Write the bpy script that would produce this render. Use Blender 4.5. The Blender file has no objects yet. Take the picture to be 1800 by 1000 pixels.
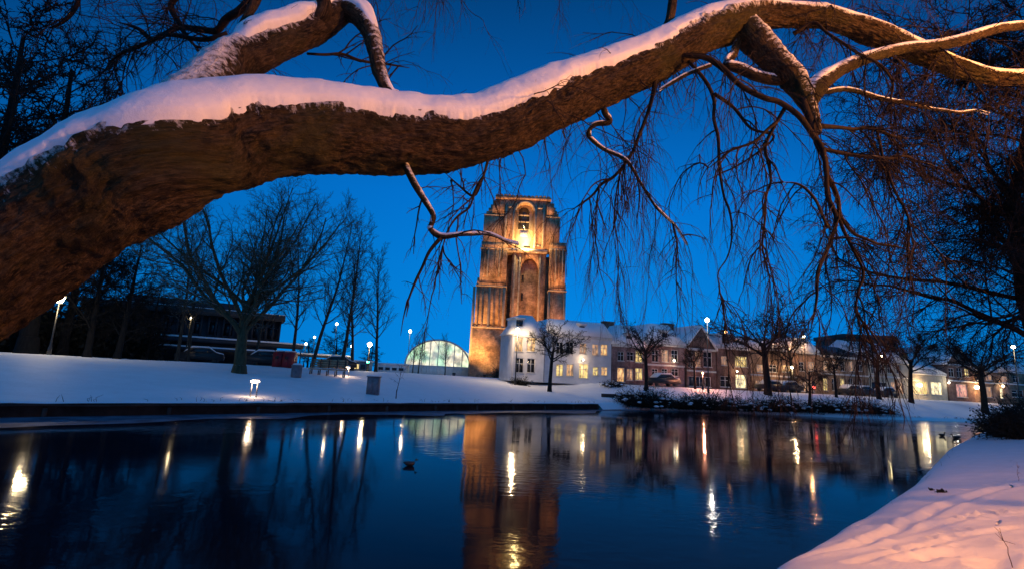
import bpy, math, random
import numpy as np
from mathutils import Vector, noise, Matrix
rnd = random.Random(7)
S = bpy.context.scene
COL = S.collection
# ---------------------------------------------------------------- camera
FP = 916.0; TH = math.radians(10.33); RO = math.radians(2.84); CH = 2.3
cF = Vector((0, math.cos(TH), math.sin(TH))); r0 = Vector((1, 0, 0)); u0 = Vector((0, -math.sin(TH), math.cos(TH)))
cR = r0*math.cos(RO)+u0*math.sin(RO); cU = -r0*math.sin(RO)+u0*math.cos(RO)
CP = Vector((0, 0, CH))
cam = bpy.data.cameras.new('camera'); camo = bpy.data.objects.new('camera', cam); COL.objects.link(camo)
cam.sensor_width = 36; cam.lens = 36*FP/1800; cam.clip_end = 5000; cam.clip_start = 0.05
M = Matrix((cR, cU, -cF)).transposed().to_4x4(); M.translation = CP
camo.matrix_world = M
S.camera = camo
def ray(px, py): return cF+cR*((px-900)/FP)-cU*((py-500)/FP)
def at(px, py, Y): d = ray(px, py); return CP+d*(Y/d.y)
# ---------------------------------------------------------------- sky
W = bpy.data.worlds.new('World'); S.world = W; W.use_nodes = True
nt = W.node_tree; nt.nodes.clear()
def wn(t, **k):
    n = nt.nodes.new(t)
    for a, b in k.items(): setattr(n, a, b)
    return n
def wm(op, a, b=None, clamp=False):
    n = wn('ShaderNodeMath', operation=op); n.use_clamp = clamp
    for i, v in enumerate((a, b)):
        if v is None: continue
        if isinstance(v, (int, float)): n.inputs[i].default_value = v
        else: nt.links.new(v, n.inputs[i])
    return n.outputs[0]
tc = wn('ShaderNodeTexCoord'); sx = wn('ShaderNodeSeparateXYZ'); nt.links.new(tc.outputs['Generated'], sx.inputs[0])
rp = wn('ShaderNodeValToRGB'); nt.links.new(sx.outputs[2], rp.inputs[0])
er = rp.color_ramp
st = [(0.0, (.001, .25, .78)), (.16, (.001, .225, .74)), (.33, (.001, .19, .70)), (.5, (.001, .115, .45)), (.64, (.001, .072, .28)), (.80, (.012, .20, .62)), (1.0, (.02, .27, .78))]  # overhead stops, out of view, raised as fill for the snow
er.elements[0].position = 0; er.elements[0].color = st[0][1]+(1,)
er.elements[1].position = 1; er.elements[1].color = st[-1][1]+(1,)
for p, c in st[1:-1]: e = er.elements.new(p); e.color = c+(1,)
# unseen sky behind added as fill, and the ahead sky brightest over the town
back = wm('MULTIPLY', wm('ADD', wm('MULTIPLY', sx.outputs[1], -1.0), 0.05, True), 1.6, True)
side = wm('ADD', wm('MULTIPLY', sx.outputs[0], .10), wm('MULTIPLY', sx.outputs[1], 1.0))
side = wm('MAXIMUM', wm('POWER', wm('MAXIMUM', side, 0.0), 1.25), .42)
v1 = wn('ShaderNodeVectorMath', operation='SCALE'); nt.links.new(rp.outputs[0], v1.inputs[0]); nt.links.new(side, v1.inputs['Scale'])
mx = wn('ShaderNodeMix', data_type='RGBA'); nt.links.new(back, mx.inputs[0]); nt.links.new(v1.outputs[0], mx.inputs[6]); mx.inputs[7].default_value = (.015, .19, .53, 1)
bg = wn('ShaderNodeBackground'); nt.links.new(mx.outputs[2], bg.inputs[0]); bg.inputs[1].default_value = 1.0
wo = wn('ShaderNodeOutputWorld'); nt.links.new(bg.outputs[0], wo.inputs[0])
S.view_settings.view_transform = 'Standard'; S.view_settings.look = 'None'; S.view_settings.exposure = 0; S.view_settings.gamma = 1
S.view_settings.use_curve_mapping = False
# ---------------------------------------------------------------- material helpers
class NT:
    def __init__(s, name):
        s.m = bpy.data.materials.new(name); s.m.use_nodes = True; s.t = s.m.node_tree
        s.b = s.t.nodes['Principled BSDF']
    def n(s, t, ins=None, **k):
        n = s.t.nodes.new(t)
        for a, b in k.items(): setattr(n, a, b)
        for a, b in (ins or {}).items(): s.set(n.inputs[a], b)
        return n
    def set(s, sock, v):
        if isinstance(v, bpy.types.NodeSocket): s.t.links.new(v, sock)
        else: sock.default_value = v
    def math(s, op, a, b=0.0, c=0.0, clamp=False):
        n = s.n('ShaderNodeMath', operation=op); n.use_clamp = clamp
        s.set(n.inputs[0], a); s.set(n.inputs[1], b); s.set(n.inputs[2], c); return n.outputs[0]
    def noise(s, scale, vec=None, detail=3, rough=.55, dist=0):
        n = s.n('ShaderNodeTexNoise', {'Scale': scale, 'Detail': detail, 'Roughness': rough, 'Distortion': dist})
        if vec is not None: s.set(n.inputs['Vector'], vec)
        return n.outputs['Fac']
    def mix(s, f, a, b):
        n = s.n('ShaderNodeMix', data_type='RGBA'); s.set(n.inputs[0], f)
        s.set(n.inputs[6], a if isinstance(a, bpy.types.NodeSocket) else tuple(a)+(1,))
        s.set(n.inputs[7], b if isinstance(b, bpy.types.NodeSocket) else tuple(b)+(1,)); return n.outputs[2]
    def mr(s, v, a, b, c=0.0, d=1.0):
        n = s.n('ShaderNodeMapRange', {0: v, 1: a, 2: b, 3: c, 4: d}); return n.outputs[0]
    def bump(s, h, strength=.5, dist=.02, nrm=None):
        n = s.n('ShaderNodeBump', {'Strength': strength, 'Distance': dist, 'Height': h})
        if nrm is not None: s.set(n.inputs['Normal'], nrm)
        s.set(s.b.inputs['Normal'], n.outputs[0]); return n.outputs[0]
    def obj(s): return s.n('ShaderNodeTexCoord').outputs['Object']
    def pos(s): return s.n('ShaderNodeNewGeometry').outputs['Position']
    def base(s, c, rough=.8, spec=.3):
        s.set(s.b.inputs['Base Color'], c if isinstance(c, bpy.types.NodeSocket) else tuple(c)+(1,))
        s.set(s.b.inputs['Roughness'], rough); s.set(s.b.inputs['Specular IOR Level'], spec)
    def scale(s, vec, sc):
        n = s.n('ShaderNodeVectorMath', operation='MULTIPLY'); s.set(n.inputs[0], vec); s.set(n.inputs[1], sc); return n.outputs[0]
def mat_plain(name, c, rough=.7, spec=.3, var=.25, scale=3.0, bump=.15):
    n = NT(name); v = n.noise(scale, n.pos(), 4)
    n.base(n.mix(n.mr(v, .3, .7), [x*(1-var) for x in c], [min(1, x*(1+var)) for x in c]), rough, spec)
    if bump: n.bump(n.noise(scale*6, n.pos(), 3), bump, .02)
    return n.m
def mat_snow(name, scale=1.0, bump=.4, tint=(.84, .85, .88)):
    n = NT(name); v = n.noise(1.3*scale, n.pos(), 5, .6)
    n.base(n.mix(n.mr(v, .35, .65), [t*.93 for t in tint], tint), .65, .25)
    f = n.noise(60*scale, n.pos(), 3); g = n.noise(7*scale, n.pos(), 4)
    n.bump(n.math('ADD', n.math('MULTIPLY', f, .25), g), bump, .04/scale)
    return n.m
def up_snow(n, c, lo=.55, hi=.8, amt=.9, sc=8.0):
    g = n.n('ShaderNodeNewGeometry'); z = n.n('ShaderNodeSeparateXYZ', {0: g.outputs['Normal']}).outputs[2]
    f = n.math('ADD', z, n.math('MULTIPLY', n.math('SUBTRACT', n.noise(sc, g.outputs['Position'], 3), .5), .9))
    return n.mix(n.math('MULTIPLY', n.mr(f, lo, hi), amt), c, (.8, .82, .86))
def mat_bark(name, c, snow=True, lo=.75, hi=.95):
    n = NT(name); v = n.noise(9, n.scale(n.pos(), (1, 1, .25)), 4)
    col = n.mix(n.mr(v, .3, .7), [x*.6 for x in c], [x*1.4 for x in c])
    if snow: col = up_snow(n, col, lo, hi, .75)
    n.base(col, .9, .2); return n.m
def mat_emit(name, c, s, base=(.8, .8, .8)):
    n = NT(name); n.base(base, .5); n.set(n.b.inputs['Emission Color'], tuple(c)+(1,)); n.b.inputs['Emission Strength'].default_value = s
    return n.m
def mat_brick(name, c1, c2, mortar, sc=1.0, bump=.3):
    n = NT(name); p = n.pos()
    s3 = n.n('ShaderNodeSeparateXYZ', {0: p}); a = n.math('ADD', s3.outputs[0], n.math('MULTIPLY', s3.outputs[1], .9))
    cv = n.n('ShaderNodeCombineXYZ', {0: a, 1: s3.outputs[2]}).outputs[0]
    b = n.n('ShaderNodeTexBrick', {'Vector': cv, 'Color1': c1+(1,), 'Color2': c2+(1,), 'Mortar': mortar+(1,), 'Scale': sc, 'Mortar Size': .012, 'Brick Width': .5, 'Row Height': .16})
    big = n.mr(n.noise(.35, p, 5, .7), .36, .64, .45, 1.3); sm = n.mr(n.noise(1.3, n.scale(p, (1, 1, .6)), 6, .8), .36, .64, .58, 1.35)
    v = n.n('ShaderNodeVectorMath', {0: b.outputs[0]}, operation='SCALE'); n.set(v.inputs['Scale'], n.math('MULTIPLY', big, sm))
    n.base(v.outputs[0], .85, .25); n.bump(n.math('ADD', b.outputs['Fac'], n.noise(8, p, 3)), bump, .03); return n.m
MT = {}
MT['snow'] = mat_snow('snow_ground', .7, .35)
MT['snow_near'] = mat_snow('snow_bank', 1.6, .5)
MT['snow_roof'] = mat_snow('snow_roof', .8, .3)
MT['snow_limb'] = mat_snow('snow_limb', 2.6, .45, (.82, .83, .88))
MT['bark_far'] = mat_bark('bark_far', (.035, .035, .03), True, .8, 1.0)
MT['bark_park'] = mat_bark('bark_park', (.06, .06, .035), True, .72, .95)
MT['bark_dark'] = mat_bark('bark_dark', (.014, .013, .012), False)
MT['bark_right'] = mat_bark('bark_right', (.016, .012, .010), False)
MT['twig'] = mat_bark('bark_twig', (.028, .018, .015), False)
MT['twig_fg'] = mat_bark('bark_branch', (.022, .014, .010), True, .95, 1.2)
MT['black_metal'] = mat_plain('black_metal', (.015, .016, .018), .45, .5, .2, 6, 0)
MT['grey_metal'] = mat_plain('grey_metal', (.14, .15, .17), .5, .5, .25, 5, .1)
MT['white_paint'] = mat_plain('white_paint', (.72, .71, .70), .7, .3, .12, 1.5, .1)
MT['trim'] = mat_plain('pale_trim', (.6, .58, .55), .6, .3, .1, 4, 0)
MT['dark_trim'] = mat_plain('dark_trim', (.05, .045, .045), .6, .3, .1, 4, 0)
MT['quay'] = mat_plain('quay_wall', (.03, .028, .026), .85, .3, .5, 2, .5)
MT['tower'] = mat_brick('tower_brick', (.40, .20, .10), (.56, .32, .17), (.5, .42, .32), 1.1, .6)
MT['stone'] = mat_plain('tower_stone', (.38, .29, .20), .85, .25, .35, 1.6, .5)
MT['brick_dark'] = mat_brick('house_brick_dark', (.18, .09, .065), (.25, .13, .09), (.22, .19, .17), 2.2)
MT['brick_purple'] = mat_brick('house_brick_purple', (.22, .12, .115), (.29, .17, .15), (.26, .22, .21), 2.2)
MT['brick_brown'] = mat_brick('house_brick_brown', (.30, .17, .09), (.38, .22, .13), (.3, .25, .2), 2.2)
MT['cream'] = mat_plain('cream_plaster', (.5, .42, .3), .75, .3, .18, 1.2, .15)
MT['white_wall'] = mat_plain('white_plaster', (.62, .60, .60), .75, .3, .14, .9, .15)
MT['slate'] = mat_plain('slate_roof', (.04, .042, .05), .6, .4, .3, 2, .3)
MT['pane'] = mat_plain('dark_pane', (.015, .018, .024), .08, .6, .3, 1, 0)
MT['modern'] = mat_plain('dark_cladding', (.03, .035, .045), .6, .4, .3, .6, .1)
MT['dark_column'] = mat_plain('dark_column_paint', (.025, .028, .035), .6, .3, .2, 2, 0)
MT['red_box'] = mat_plain('red_container_paint', (.22, .012, .02), .5, .4, .3, 1.5, .1)
MT['wood'] = mat_plain('bench_wood', (.42, .28, .17), .8, .3, .35, 3, .3)
MT['reed'] = mat_plain('dry_stem', (.10, .06, .05), .9, .2, .3, 5, 0)
MT['hedge'] = mat_plain('dark_shrub', (.02, .022, .018), .9, .2, .4, 5, 0)
def mat_window(name, c1, c2, s, sc=2.5):
    n = NT(name); v = n.noise(sc*1.5, n.scale(n.pos(), (1, 1, .45)), 4)
    col = n.mix(n.mr(v, .38, .62), c1, c2); n.base((.3, .3, .3), .3); n.set(n.b.inputs['Emission Color'], col)
    n.set(n.b.inputs['Emission Strength'], n.math('MULTIPLY', n.mr(v, .36, .64, .2, 1.6), s)); return n.m
MT['lit_warm'] = mat_window('lit_pane_warm', (1, .42, .10), (1, .60, .20), .75)
MT['lit_yellow'] = mat_window('lit_pane_yellow', (1, .62, .12), (1, .76, .25), .85)
MT['lit_bright'] = mat_window('lit_pane_bright', (1, .80, .42), (1, .84, .45), 1.2)
MT['lit_dim'] = mat_window('lit_pane_dim', (.5, .20, .07), (.8, .42, .16), .55)
MT['lit_white'] = mat_window('lit_pane_white', (.9, 1, .85), (1, 1, .9), 2.5)
MT['lit_pink'] = mat_window('lit_panel_pink', (.9, .33, .22), (1, .42, .30), .7)
MT['lamp_warm'] = mat_emit('lamp_glass_warm', (1, .80, .46), 26)
MT['lamp_white'] = mat_emit('lamp_glass_white', (1, .86, .62), 18)
MT['lamp_orange'] = mat_emit('lamp_glass_orange', (1, .45, .10), 14)
MT['lamp_soft'] = mat_emit('lamp_glass_soft', (1, .80, .55), 7)
MT['niche'] = mat_plain('niche_plaster', (.62, .52, .34), .8, .3, .25, 1.2, .3)
MT['lamp_green'] = mat_emit('signal_green', (.1, 1, .5), 12)
MT['lamp_red'] = mat_emit('signal_red', (1, .06, .03), 8)
# ---------------------------------------------------------------- mesh builder
class MB:
    def __init__(s): s.v = []; s.f = []; s.nv = 0; s.tubes = []; s.mi = []
    def add(s, vs, fs):
        o = s.nv; s.v.extend([tuple(x) for x in vs]); s.nv += len(vs)
        s.f.extend([tuple(i+o for i in f) for f in fs]); return o
    def frame_box(s, o, ex, ey, ez):   # origin corner and three edge vectors
        o = Vector(o); P = [o, o+ex, o+ex+ey, o+ey]; P += [p+ez for p in P]
        s.add(P, [(0, 3, 2, 1), (4, 5, 6, 7), (0, 1, 5, 4), (1, 2, 6, 5), (2, 3, 7, 6), (3, 0, 4, 7)])
    def box(s, x0, y0, z0, x1, y1, z1):
        s.frame_box((x0, y0, z0), Vector((x1-x0, 0, 0)), Vector((0, y1-y0, 0)), Vector((0, 0, z1-z0)))
    def tube(s, pts, rad, n=3): s.tubes.append((pts, rad, n))
    def lathe(s, c, prof, n=12):
        c = Vector(c); vs = []
        for r, z in prof:
            for k in range(n): a = 2*math.pi*k/n; vs.append(c+Vector((r*math.cos(a), r*math.sin(a), z)))
        fs = [(i*n+k, i*n+(k+1) % n, (i+1)*n+(k+1) % n, (i+1)*n+k) for i in range(len(prof)-1) for k in range(n)]
        fs += [tuple(range(n))[::-1], tuple((len(prof)-1)*n+k for k in range(n))]
        s.add(vs, fs)
    def prism(s, poly, vec):      # planar polygon (list of Vectors) extruded
        n = len(poly); vec = Vector(vec); P = [Vector(p) for p in poly]; P += [p+vec for p in P]
        s.add(P, [tuple(range(n))[::-1], tuple(range(n, 2*n))]+[(i, (i+1) % n, n+(i+1) % n, n+i) for i in range(n)])
    def build(s, name, mat, parent=None, smooth=None, kind=None):
        V = [np.array(s.v, dtype=float).reshape(-1, 3)]; base = s.nv
        loops = [np.array([i for f in s.f for i in f], dtype=np.int32)]; tot = [np.array([len(f) for f in s.f], dtype=np.int32)]
        groups = {}
        for p, r, n in s.tubes: groups.setdefault((len(p), n), []).append((p, r))
        for (L, n), lst in groups.items():
            P = np.array([[tuple(q) for q in a] for a, b in lst], dtype=float); Rr = np.array([b for a, b in lst], dtype=float); K = len(lst)
            T = np.gradient(P, axis=1); T /= (np.linalg.norm(T, axis=2, keepdims=True)+1e-9)
            ref = np.zeros_like(T); tm = np.abs(T.mean(axis=1)); ax = np.argmin(tm, axis=1); ref[np.arange(K), :, ax] = 1
            N = np.cross(T, ref); N /= (np.linalg.norm(N, axis=2, keepdims=True)+1e-9); B = np.cross(T, N)
            ang = np.arange(n)*2*math.pi/n
            X = P[:, :, None, :]+Rr[:, :, None, None]*(np.cos(ang)[None, None, :, None]*N[:, :, None, :]+np.sin(ang)[None, None, :, None]*B[:, :, None, :])
            V.append(X.reshape(-1, 3))
            i = np.arange(L-1)[:, None]; k = np.arange(n)[None, :]; k2 = (k+1) % n
            q = np.stack([i*n+k, i*n+k2, (i+1)*n+k2, (i+1)*n+k], axis=-1).reshape(-1, 4)
            Q = (q[None]+(base+np.arange(K)*L*n)[:, None, None]).reshape(-1)
            loops.append(Q.astype(np.int32)); tot.append(np.full(K*len(q), 4, dtype=np.int32)); base += K*L*n
        V = np.concatenate(V); loops = np.concatenate(loops); tot = np.concatenate(tot)
        if parent is not None: V = V-np.array(parent['_o'] if '_o' in parent else parent.location)
        me = bpy.data.meshes.new(name); me.vertices.add(len(V)); me.vertices.foreach_set('co', V.ravel())
        me.loops.add(len(loops)); me.loops.foreach_set('vertex_index', loops)
        me.polygons.add(len(tot)); st = np.concatenate([[0], np.cumsum(tot)[:-1]]).astype(np.int32) if len(tot) else tot
        me.polygons.foreach_set('loop_start', st); me.polygons.foreach_set('loop_total', tot)
        if smooth or (smooth is None and s.tubes): me.polygons.foreach_set('use_smooth', np.ones(len(tot), dtype=bool))
        me.update(calc_edges=True); me.materials.append(mat)
        o = bpy.data.objects.new(name, me); COL.objects.link(o)
        if parent is not None: o.parent = parent
        if kind: o['kind'] = kind
        return o
def sub(mb, name, mat, part, **k):
    """sub-part of a part whose own origin sits at its thing's origin"""
    o = mb.build(name, mat, part.parent, **k); o.parent = part; return o
def tag(o, label, cat, group=None):
    o['label'] = label; o['category'] = cat
    if group: o['group'] = group
    return o
def thing(name, label, cat, loc, group=None):
    o = bpy.data.objects.new(name, None); COL.objects.link(o); o.location = loc; o.empty_display_size = .3
    return tag(o, label, cat, group)
def dup(root, loc, rz, sc, label, group=None):
    c = root.copy(); COL.objects.link(c); c.location = loc; c.rotation_euler = (0, 0, rz); c.scale = sc if hasattr(sc, '__len__') else (sc, sc, sc)
    c['label'] = label
    if group: c['group'] = group
    for ch in root.children:
        d = ch.copy(); COL.objects.link(d); d.parent = c
        for g in ch.children: h = g.copy(); COL.objects.link(h); h.parent = d
    return c
def point_light(parent, loc, power, color, radius=.15, spot=None, aim=None, blend=.6):
    l = bpy.data.lights.new('lamp_light', 'SPOT' if spot else 'POINT'); l.energy = power*(.66 if spot else 1); l.color = color; l.shadow_soft_size = radius
    o = bpy.data.objects.new('lamp_light', l); COL.objects.link(o)
    if spot:
        l.spot_size = math.radians(spot); l.spot_blend = blend
        o.rotation_euler = (Vector(aim)-Vector(loc)).to_track_quat('-Z', 'Y').to_euler()
    if parent is not None: o.parent = parent; o.location = Vector(loc)-parent.location
    else: o.location = loc
    return o
def fbm(x, y, z=0.0, o=4): return noise.fractal(Vector((x, y, z)), 1.0, 2.0, o)
# ---------------------------------------------------------------- the ground
Q = [(-75, -45), (-40, -5), (-26, 12), (-18.8, 20.2), (-16.5, 22.8), (-12.6, 27.3), (-6.8, 34.1), (.5, 41.7), (8.5, 49.5), (13, 54), (20, 57), (30, 58.5), (40, 60), (50, 62), (61, 67), (74, 76), (110, 96), (200, 140)]
def polyT(P, x, y):
    best = (1e9, 0, 0)
    for i in range(len(P)-1):
        ax, ay = P[i]; bx, by = P[i+1]; dx, dy = bx-ax, by-ay; L = dx*dx+dy*dy
        t = max(0, min(1, ((x-ax)*dx+(y-ay)*dy)/L)); ex, ey = x-ax-t*dx, y-ay-t*dy; d = math.hypot(ex, ey)
        if d < best[0]: best = (d, (dx*ey-dy*ex), i+t)
    return (best[0] if best[1] > 0 else -best[0]), best[2]
def sms(t): t = max(0, min(1, t)); return t*t*(3-2*t)
def zfar(x, y):
    t, s = polyT(Q, x, y)
    if t < 0: return 0
    w = 22-13*sms((x-2)/14.0); h0 = .58-.28*sms((x-9)/6.0)
    a = min(1, t/w); a = .45*a+.55*sms(a)
    z = h0+(2.42-h0)*a
    if t > w: z += .006*min(t-w, 60)
    z += .07*fbm(x*.13, y*.13)*min(1, t/3)+.02*fbm(x*.9, y*.9)*min(1, t)
    return z
def on_far(px, py, Y0=18, Y1=140):
    d = ray(px, py); y = Y0
    while y < Y1:
        p = CP+d*(y/d.y)
        t, _ = polyT(Q, p.x, p.y)
        if t > 0 and p.z <= zfar(p.x, p.y): return Vector((p.x, p.y, zfar(p.x, p.y)))
        y += .15
    return None
def far_at(px, Y):      # ground point in a pixel column at a given depth
    p = at(px, 660, Y); z = zfar(p.x, p.y)
    for _ in range(3):
        dz = (p.z-z); p = Vector((p.x+.05*dz*0, p.y, z))
    q = at(px, 660+ (at(px, 660, Y).z-z)*FP/Y, Y); return Vector((q.x, q.y, zfar(q.x, q.y)))
def dense(P, step):
    out = []
    for i in range(len(P)-1):
        a = Vector(P[i]); b = Vector(P[i+1]); n = max(1, int((b-a).length/step))
        for k in range(n): out.append(a.lerp(b, k/n))
    out.append(Vector(P[-1])); return out
def smooth_line(P, it=6):
    P = [p.copy() for p in P]
    for _ in range(it): P = [P[0]]+[(P[i-1]+P[i]*2+P[i+1])/4 for i in range(1, len(P)-1)]+[P[-1]]
    return P
qd = smooth_line(dense(Q, .9), 3)
ts = [0, .12, .3, .6, 1, 1.5, 2.2, 3, 4, 5.2, 6.5, 8, 10, 12, 14, 16.5, 19, 22, 26, 32, 40, 55, 80, 130, 250, 600, 1500]
vs = []; fs = []
for i, p in enumerate(qd):
    k = min(1, max(0, (p.x+20)/35)); a = math.radians(133-24*sms(k)); d = Vector((math.cos(a), math.sin(a)))
    lip = .05*fbm(p.x*1.1, p.y*1.1)
    for t in ts:
        x, y = p.x+d.x*(t-.06), p.y+d.y*(t-.06)
        z = zfar(x, y) if t > .5 else zfar(p.x+d.x*.5, p.y+d.y*.5)-.02+lip*(1-t/.5)*.6-(.06 if t == 0 else 0)
        if p.x > 8.6 and t <= .3: z = -.1 + z*(t/.3)*.9
        vs.append((x, y, z))
nT = len(ts)
for i in range(len(qd)-1):
    for j in range(nT-1): fs.append((i*nT+j, (i+1)*nT+j, (i+1)*nT+j+1, i*nT+j+1))
mb = MB(); mb.add(vs, fs); mb.build('ground', MT['snow'], smooth=True, kind='structure')
# quay wall below the snow on the left bank
mb = MB(); ql = [p for p in qd if p.x < 8.6]
vs = []; fs = []
for i, p in enumerate(ql):
    z = .50+.03*fbm(p.x*2, p.y*2); d = Vector((-.72, .69))
    for (o, zz) in ((-.02, -.5), (-.02, z-.12), (-.07, z-.12), (-.07, z-.02), (.35, z-.02)): vs.append((p.x+d.x*o, p.y+d.y*o, zz))
for i in range(len(ql)-1):
    for j in range(4): fs.append((i*5+j, i*5+j+1, (i+1)*5+j+1, (i+1)*5+j))
mb.add(vs, fs)
for i, p in enumerate(ql[::4]): mb.frame_box((p.x+.03, p.y-.14, -.4), Vector((.12, .1, 0)), Vector((-.1, .12, 0)), Vector((0, 0, .72+.06*rnd.random())))
tag(mb.build('quay_wall', MT['quay']), 'low dark timber quay wall along the snowy lawn at the water', 'wall')
# water
n = NT('canal_water'); n.base((.004, .008, .016), .05, .5); n.b.inputs['IOR'].default_value = 1.09
p = n.pos(); s3 = n.n('ShaderNodeSeparateXYZ', {0: p})
mask = n.mr(n.noise(.11, p, 2, .5), .50, .64)
rw = n.noise(2.2, n.scale(p, (1, 1.6, 1)), 3, .5, .4); fine = n.noise(7, n.scale(p, (1, 1.8, 1)), 2, .5, .3)
h = n.math('ADD', n.math('MULTIPLY', rw, n.math('ADD', n.math('MULTIPLY', mask, 1.1), .13)), n.math('MULTIPLY', n.math('MULTIPLY', fine, mask), .35))
n.bump(h, .26, .05)
n.set(n.b.inputs['Roughness'], n.math('ADD', n.mr(n.noise(.2, p, 3), .4, .7, .045, .10), n.mr(s3.outputs[1], 30, 62, 0, .05)))
mb = MB(); mb.add([(-300, -80, 0), (400, -80, 0), (400, 260, 0), (-300, 260, 0)], [(0, 1, 2, 3)]); mb.build('water', n.m, kind='structure')
# thin rotten ice along the far quay
n = NT('thin_ice'); p = n.pos(); n.base(n.mix(n.mr(n.noise(1.2, p, 4), .4, .6), (.04, .06, .09), (.10, .14, .19)), .6, .15); n.bump(n.noise(6, p, 3), .1, .02)
vs = []; fs = []
qi = [p for p in qd if p.x < 12]
for i, p in enumerate(qi):
    w = 1.4+2.2*max(0, .5+fbm(p.x*.16+4, p.y*.16))+1.3*sms((-9-p.x)/9)
    for k in range(2): o = (-.1, -w)[k]; vs.append((p.x-.72*o*1, p.y+.69*o, .004) if 0 else (p.x+(-.72)*o, p.y+.69*o, .004))
for i in range(len(qi)-1): fs.append((i*2, i*2+1, i*2+3, i*2+2))
mb = MB(); mb.add(vs, fs); mb.build('ice', n.m, kind='structure')
# near bank
NE = [(-60, -56), (-20, -15.5), (-8, -3.8), (-2, 1.6), (0, 3.6), (3.6, 7.3), (6.7, 10.3), (11.2, 14.8), (21.5, 26), (33, 37.6), (41, 43), (60, 52), (100, 74), (200, 120)]
feet = []
def trail(a, b, k, j=.12):
    for i in range(k): t = i/(k-1); feet.append((a[0]+(b[0]-a[0])*t+rnd.uniform(-j, j), a[1]+(b[1]-a[1])*t+rnd.uniform(-j, j), rnd.uniform(.05, .08), rnd.uniform(.02, .04)))
def znear(x, y, fine=True):
    t, s = polyT(NE, x, y); t = -t
    if t < 0: return -.3*min(1, -t)
    z = .30*(1-math.exp(-t/.28))+.16*t if t < 6 else .30+.96+.05*(t-6)
    if fine:
        z += .03*fbm(x*.45+3, y*.45)*min(1, t)+.008*fbm(x*2.2, y*2.2)*min(1, t*2)
        for fx, fy, r, d in feet:
            q = ((x-fx)**2+(y-fy)**2)/(r*r)
            if q < 9: z += -d*math.exp(-q)+d*.35*math.exp(-((math.sqrt(q)-1.7)**2)*3)
    return z
def on_near(px, py):
    d = ray(px, py); y = 2.0
    while y < 60:
        p = CP+d*(y/d.y)
        if p.z <= znear(p.x, p.y, False) : return p
        y += .02
    return None
def tr(ax, ay, bx, by, k, j=.12):
    a = on_near(ax, ay); b = on_near(bx, by); trail(a, b, k, j)
tr(1690, 910, 1800, 895, 26, .16); tr(1640, 945, 1700, 928, 8, .1); feet = [(a, b, c*.85, d*1.9) for a, b, c, d in feet]; tr(1560, 968, 1660, 958, 8); tr(1600, 975, 1700, 985, 9); tr(1760, 950, 1760, 960, 3, .1)
tr(1600, 915, 1640, 900, 3); tr(1700, 860, 1790, 840, 6, .2)
# ruts, and branch-shadow streaks carved into the snow as grooves
ga = [on_near(*q) for q in ((1400, 985), (1500, 960), (1580, 930), (1660, 888), (1740, 862), (1800, 850))]
grooves = []
for L_, w_, d_ in ((((1400, 985), (1500, 960), (1580, 930), (1660, 888), (1740, 862), (1799, 850)), .10, .07), (((1460, 953), (1560, 948), (1640, 925), (1720, 905)), .07, .035), (((1500, 990), (1600, 965), (1700, 940), (1798, 925)), .07, .04),
                   (((1600, 985), (1690, 968), (1760, 972), (1740, 998)), .12, .06), (((1520, 918), (1545, 921), (1570, 922)), .16, .07)):
    grooves.append(([on_near(*q).xy for q in L_], w_, d_))
_zn = znear
def znear(x, y, fine=True):
    z = _zn(x, y, fine)
    if fine and 0 < y < 16:
        for P_, w_, d_ in grooves:
            dm = 9
            for a, b in zip(P_, P_[1:]):
                e = b-a; t = max(0, min(1, ((x-a.x)*e.x+(y-a.y)*e.y)/e.length_squared)); dm = min(dm, math.hypot(x-a.x-t*e.x, y-a.y-t*e.y))
            q = (dm/w_)**2
            if q < 9: z += -.7*d_*math.exp(-q)+d_*.4*math.exp(-((math.sqrt(q)-1.9)**2)*2)
    return z
nd = smooth_line(dense([q for q in NE], .9), 2)
vs = []; fs = []
def fine_line():
    out = []
    for i in range(len(nd)-1):
        a, b = nd[i], nd[i+1]; m = (a+b)/2
        k = 20 if 3 < m.y < 15 and m.x > -3 else (6 if 0 < m.y < 30 else 1)
        for q in range(k): out.append(a.lerp(b, q/k))
    out.append(nd[-1]); return out
nf = smooth_line(fine_line(), 8)
tn = [-.6, -.25, -.08, 0, .03, .07, .12]+[.12+.05*k for k in range(1, 100)]+[5.2+.4*k for k in range(1, 12)]+[12, 16, 24, 40, 80, 200]
dn = Vector((.72, -.69))
for p in nf:
    wob = .10*fbm(p.x*.9, p.y*.9, 2)
    for t in tn:
        x, y = p.x+dn.x*(t+wob*(1 if t < 2 else 0)), p.y+dn.y*(t+wob*(1 if t < 2 else 0)); vs.append((x, y, znear(x, y) if (t > -.3) else -.4))
nt_ = len(tn)
for i in range(len(nf)-1):
    for j in range(nt_-1): fs.append((i*nt_+j, i*nt_+j+1, (i+1)*nt_+j+1, (i+1)*nt_+j))
mb = MB(); mb.add(vs, fs); mb.build('bank', MT['snow_near'], smooth=True, kind='structure')
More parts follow.
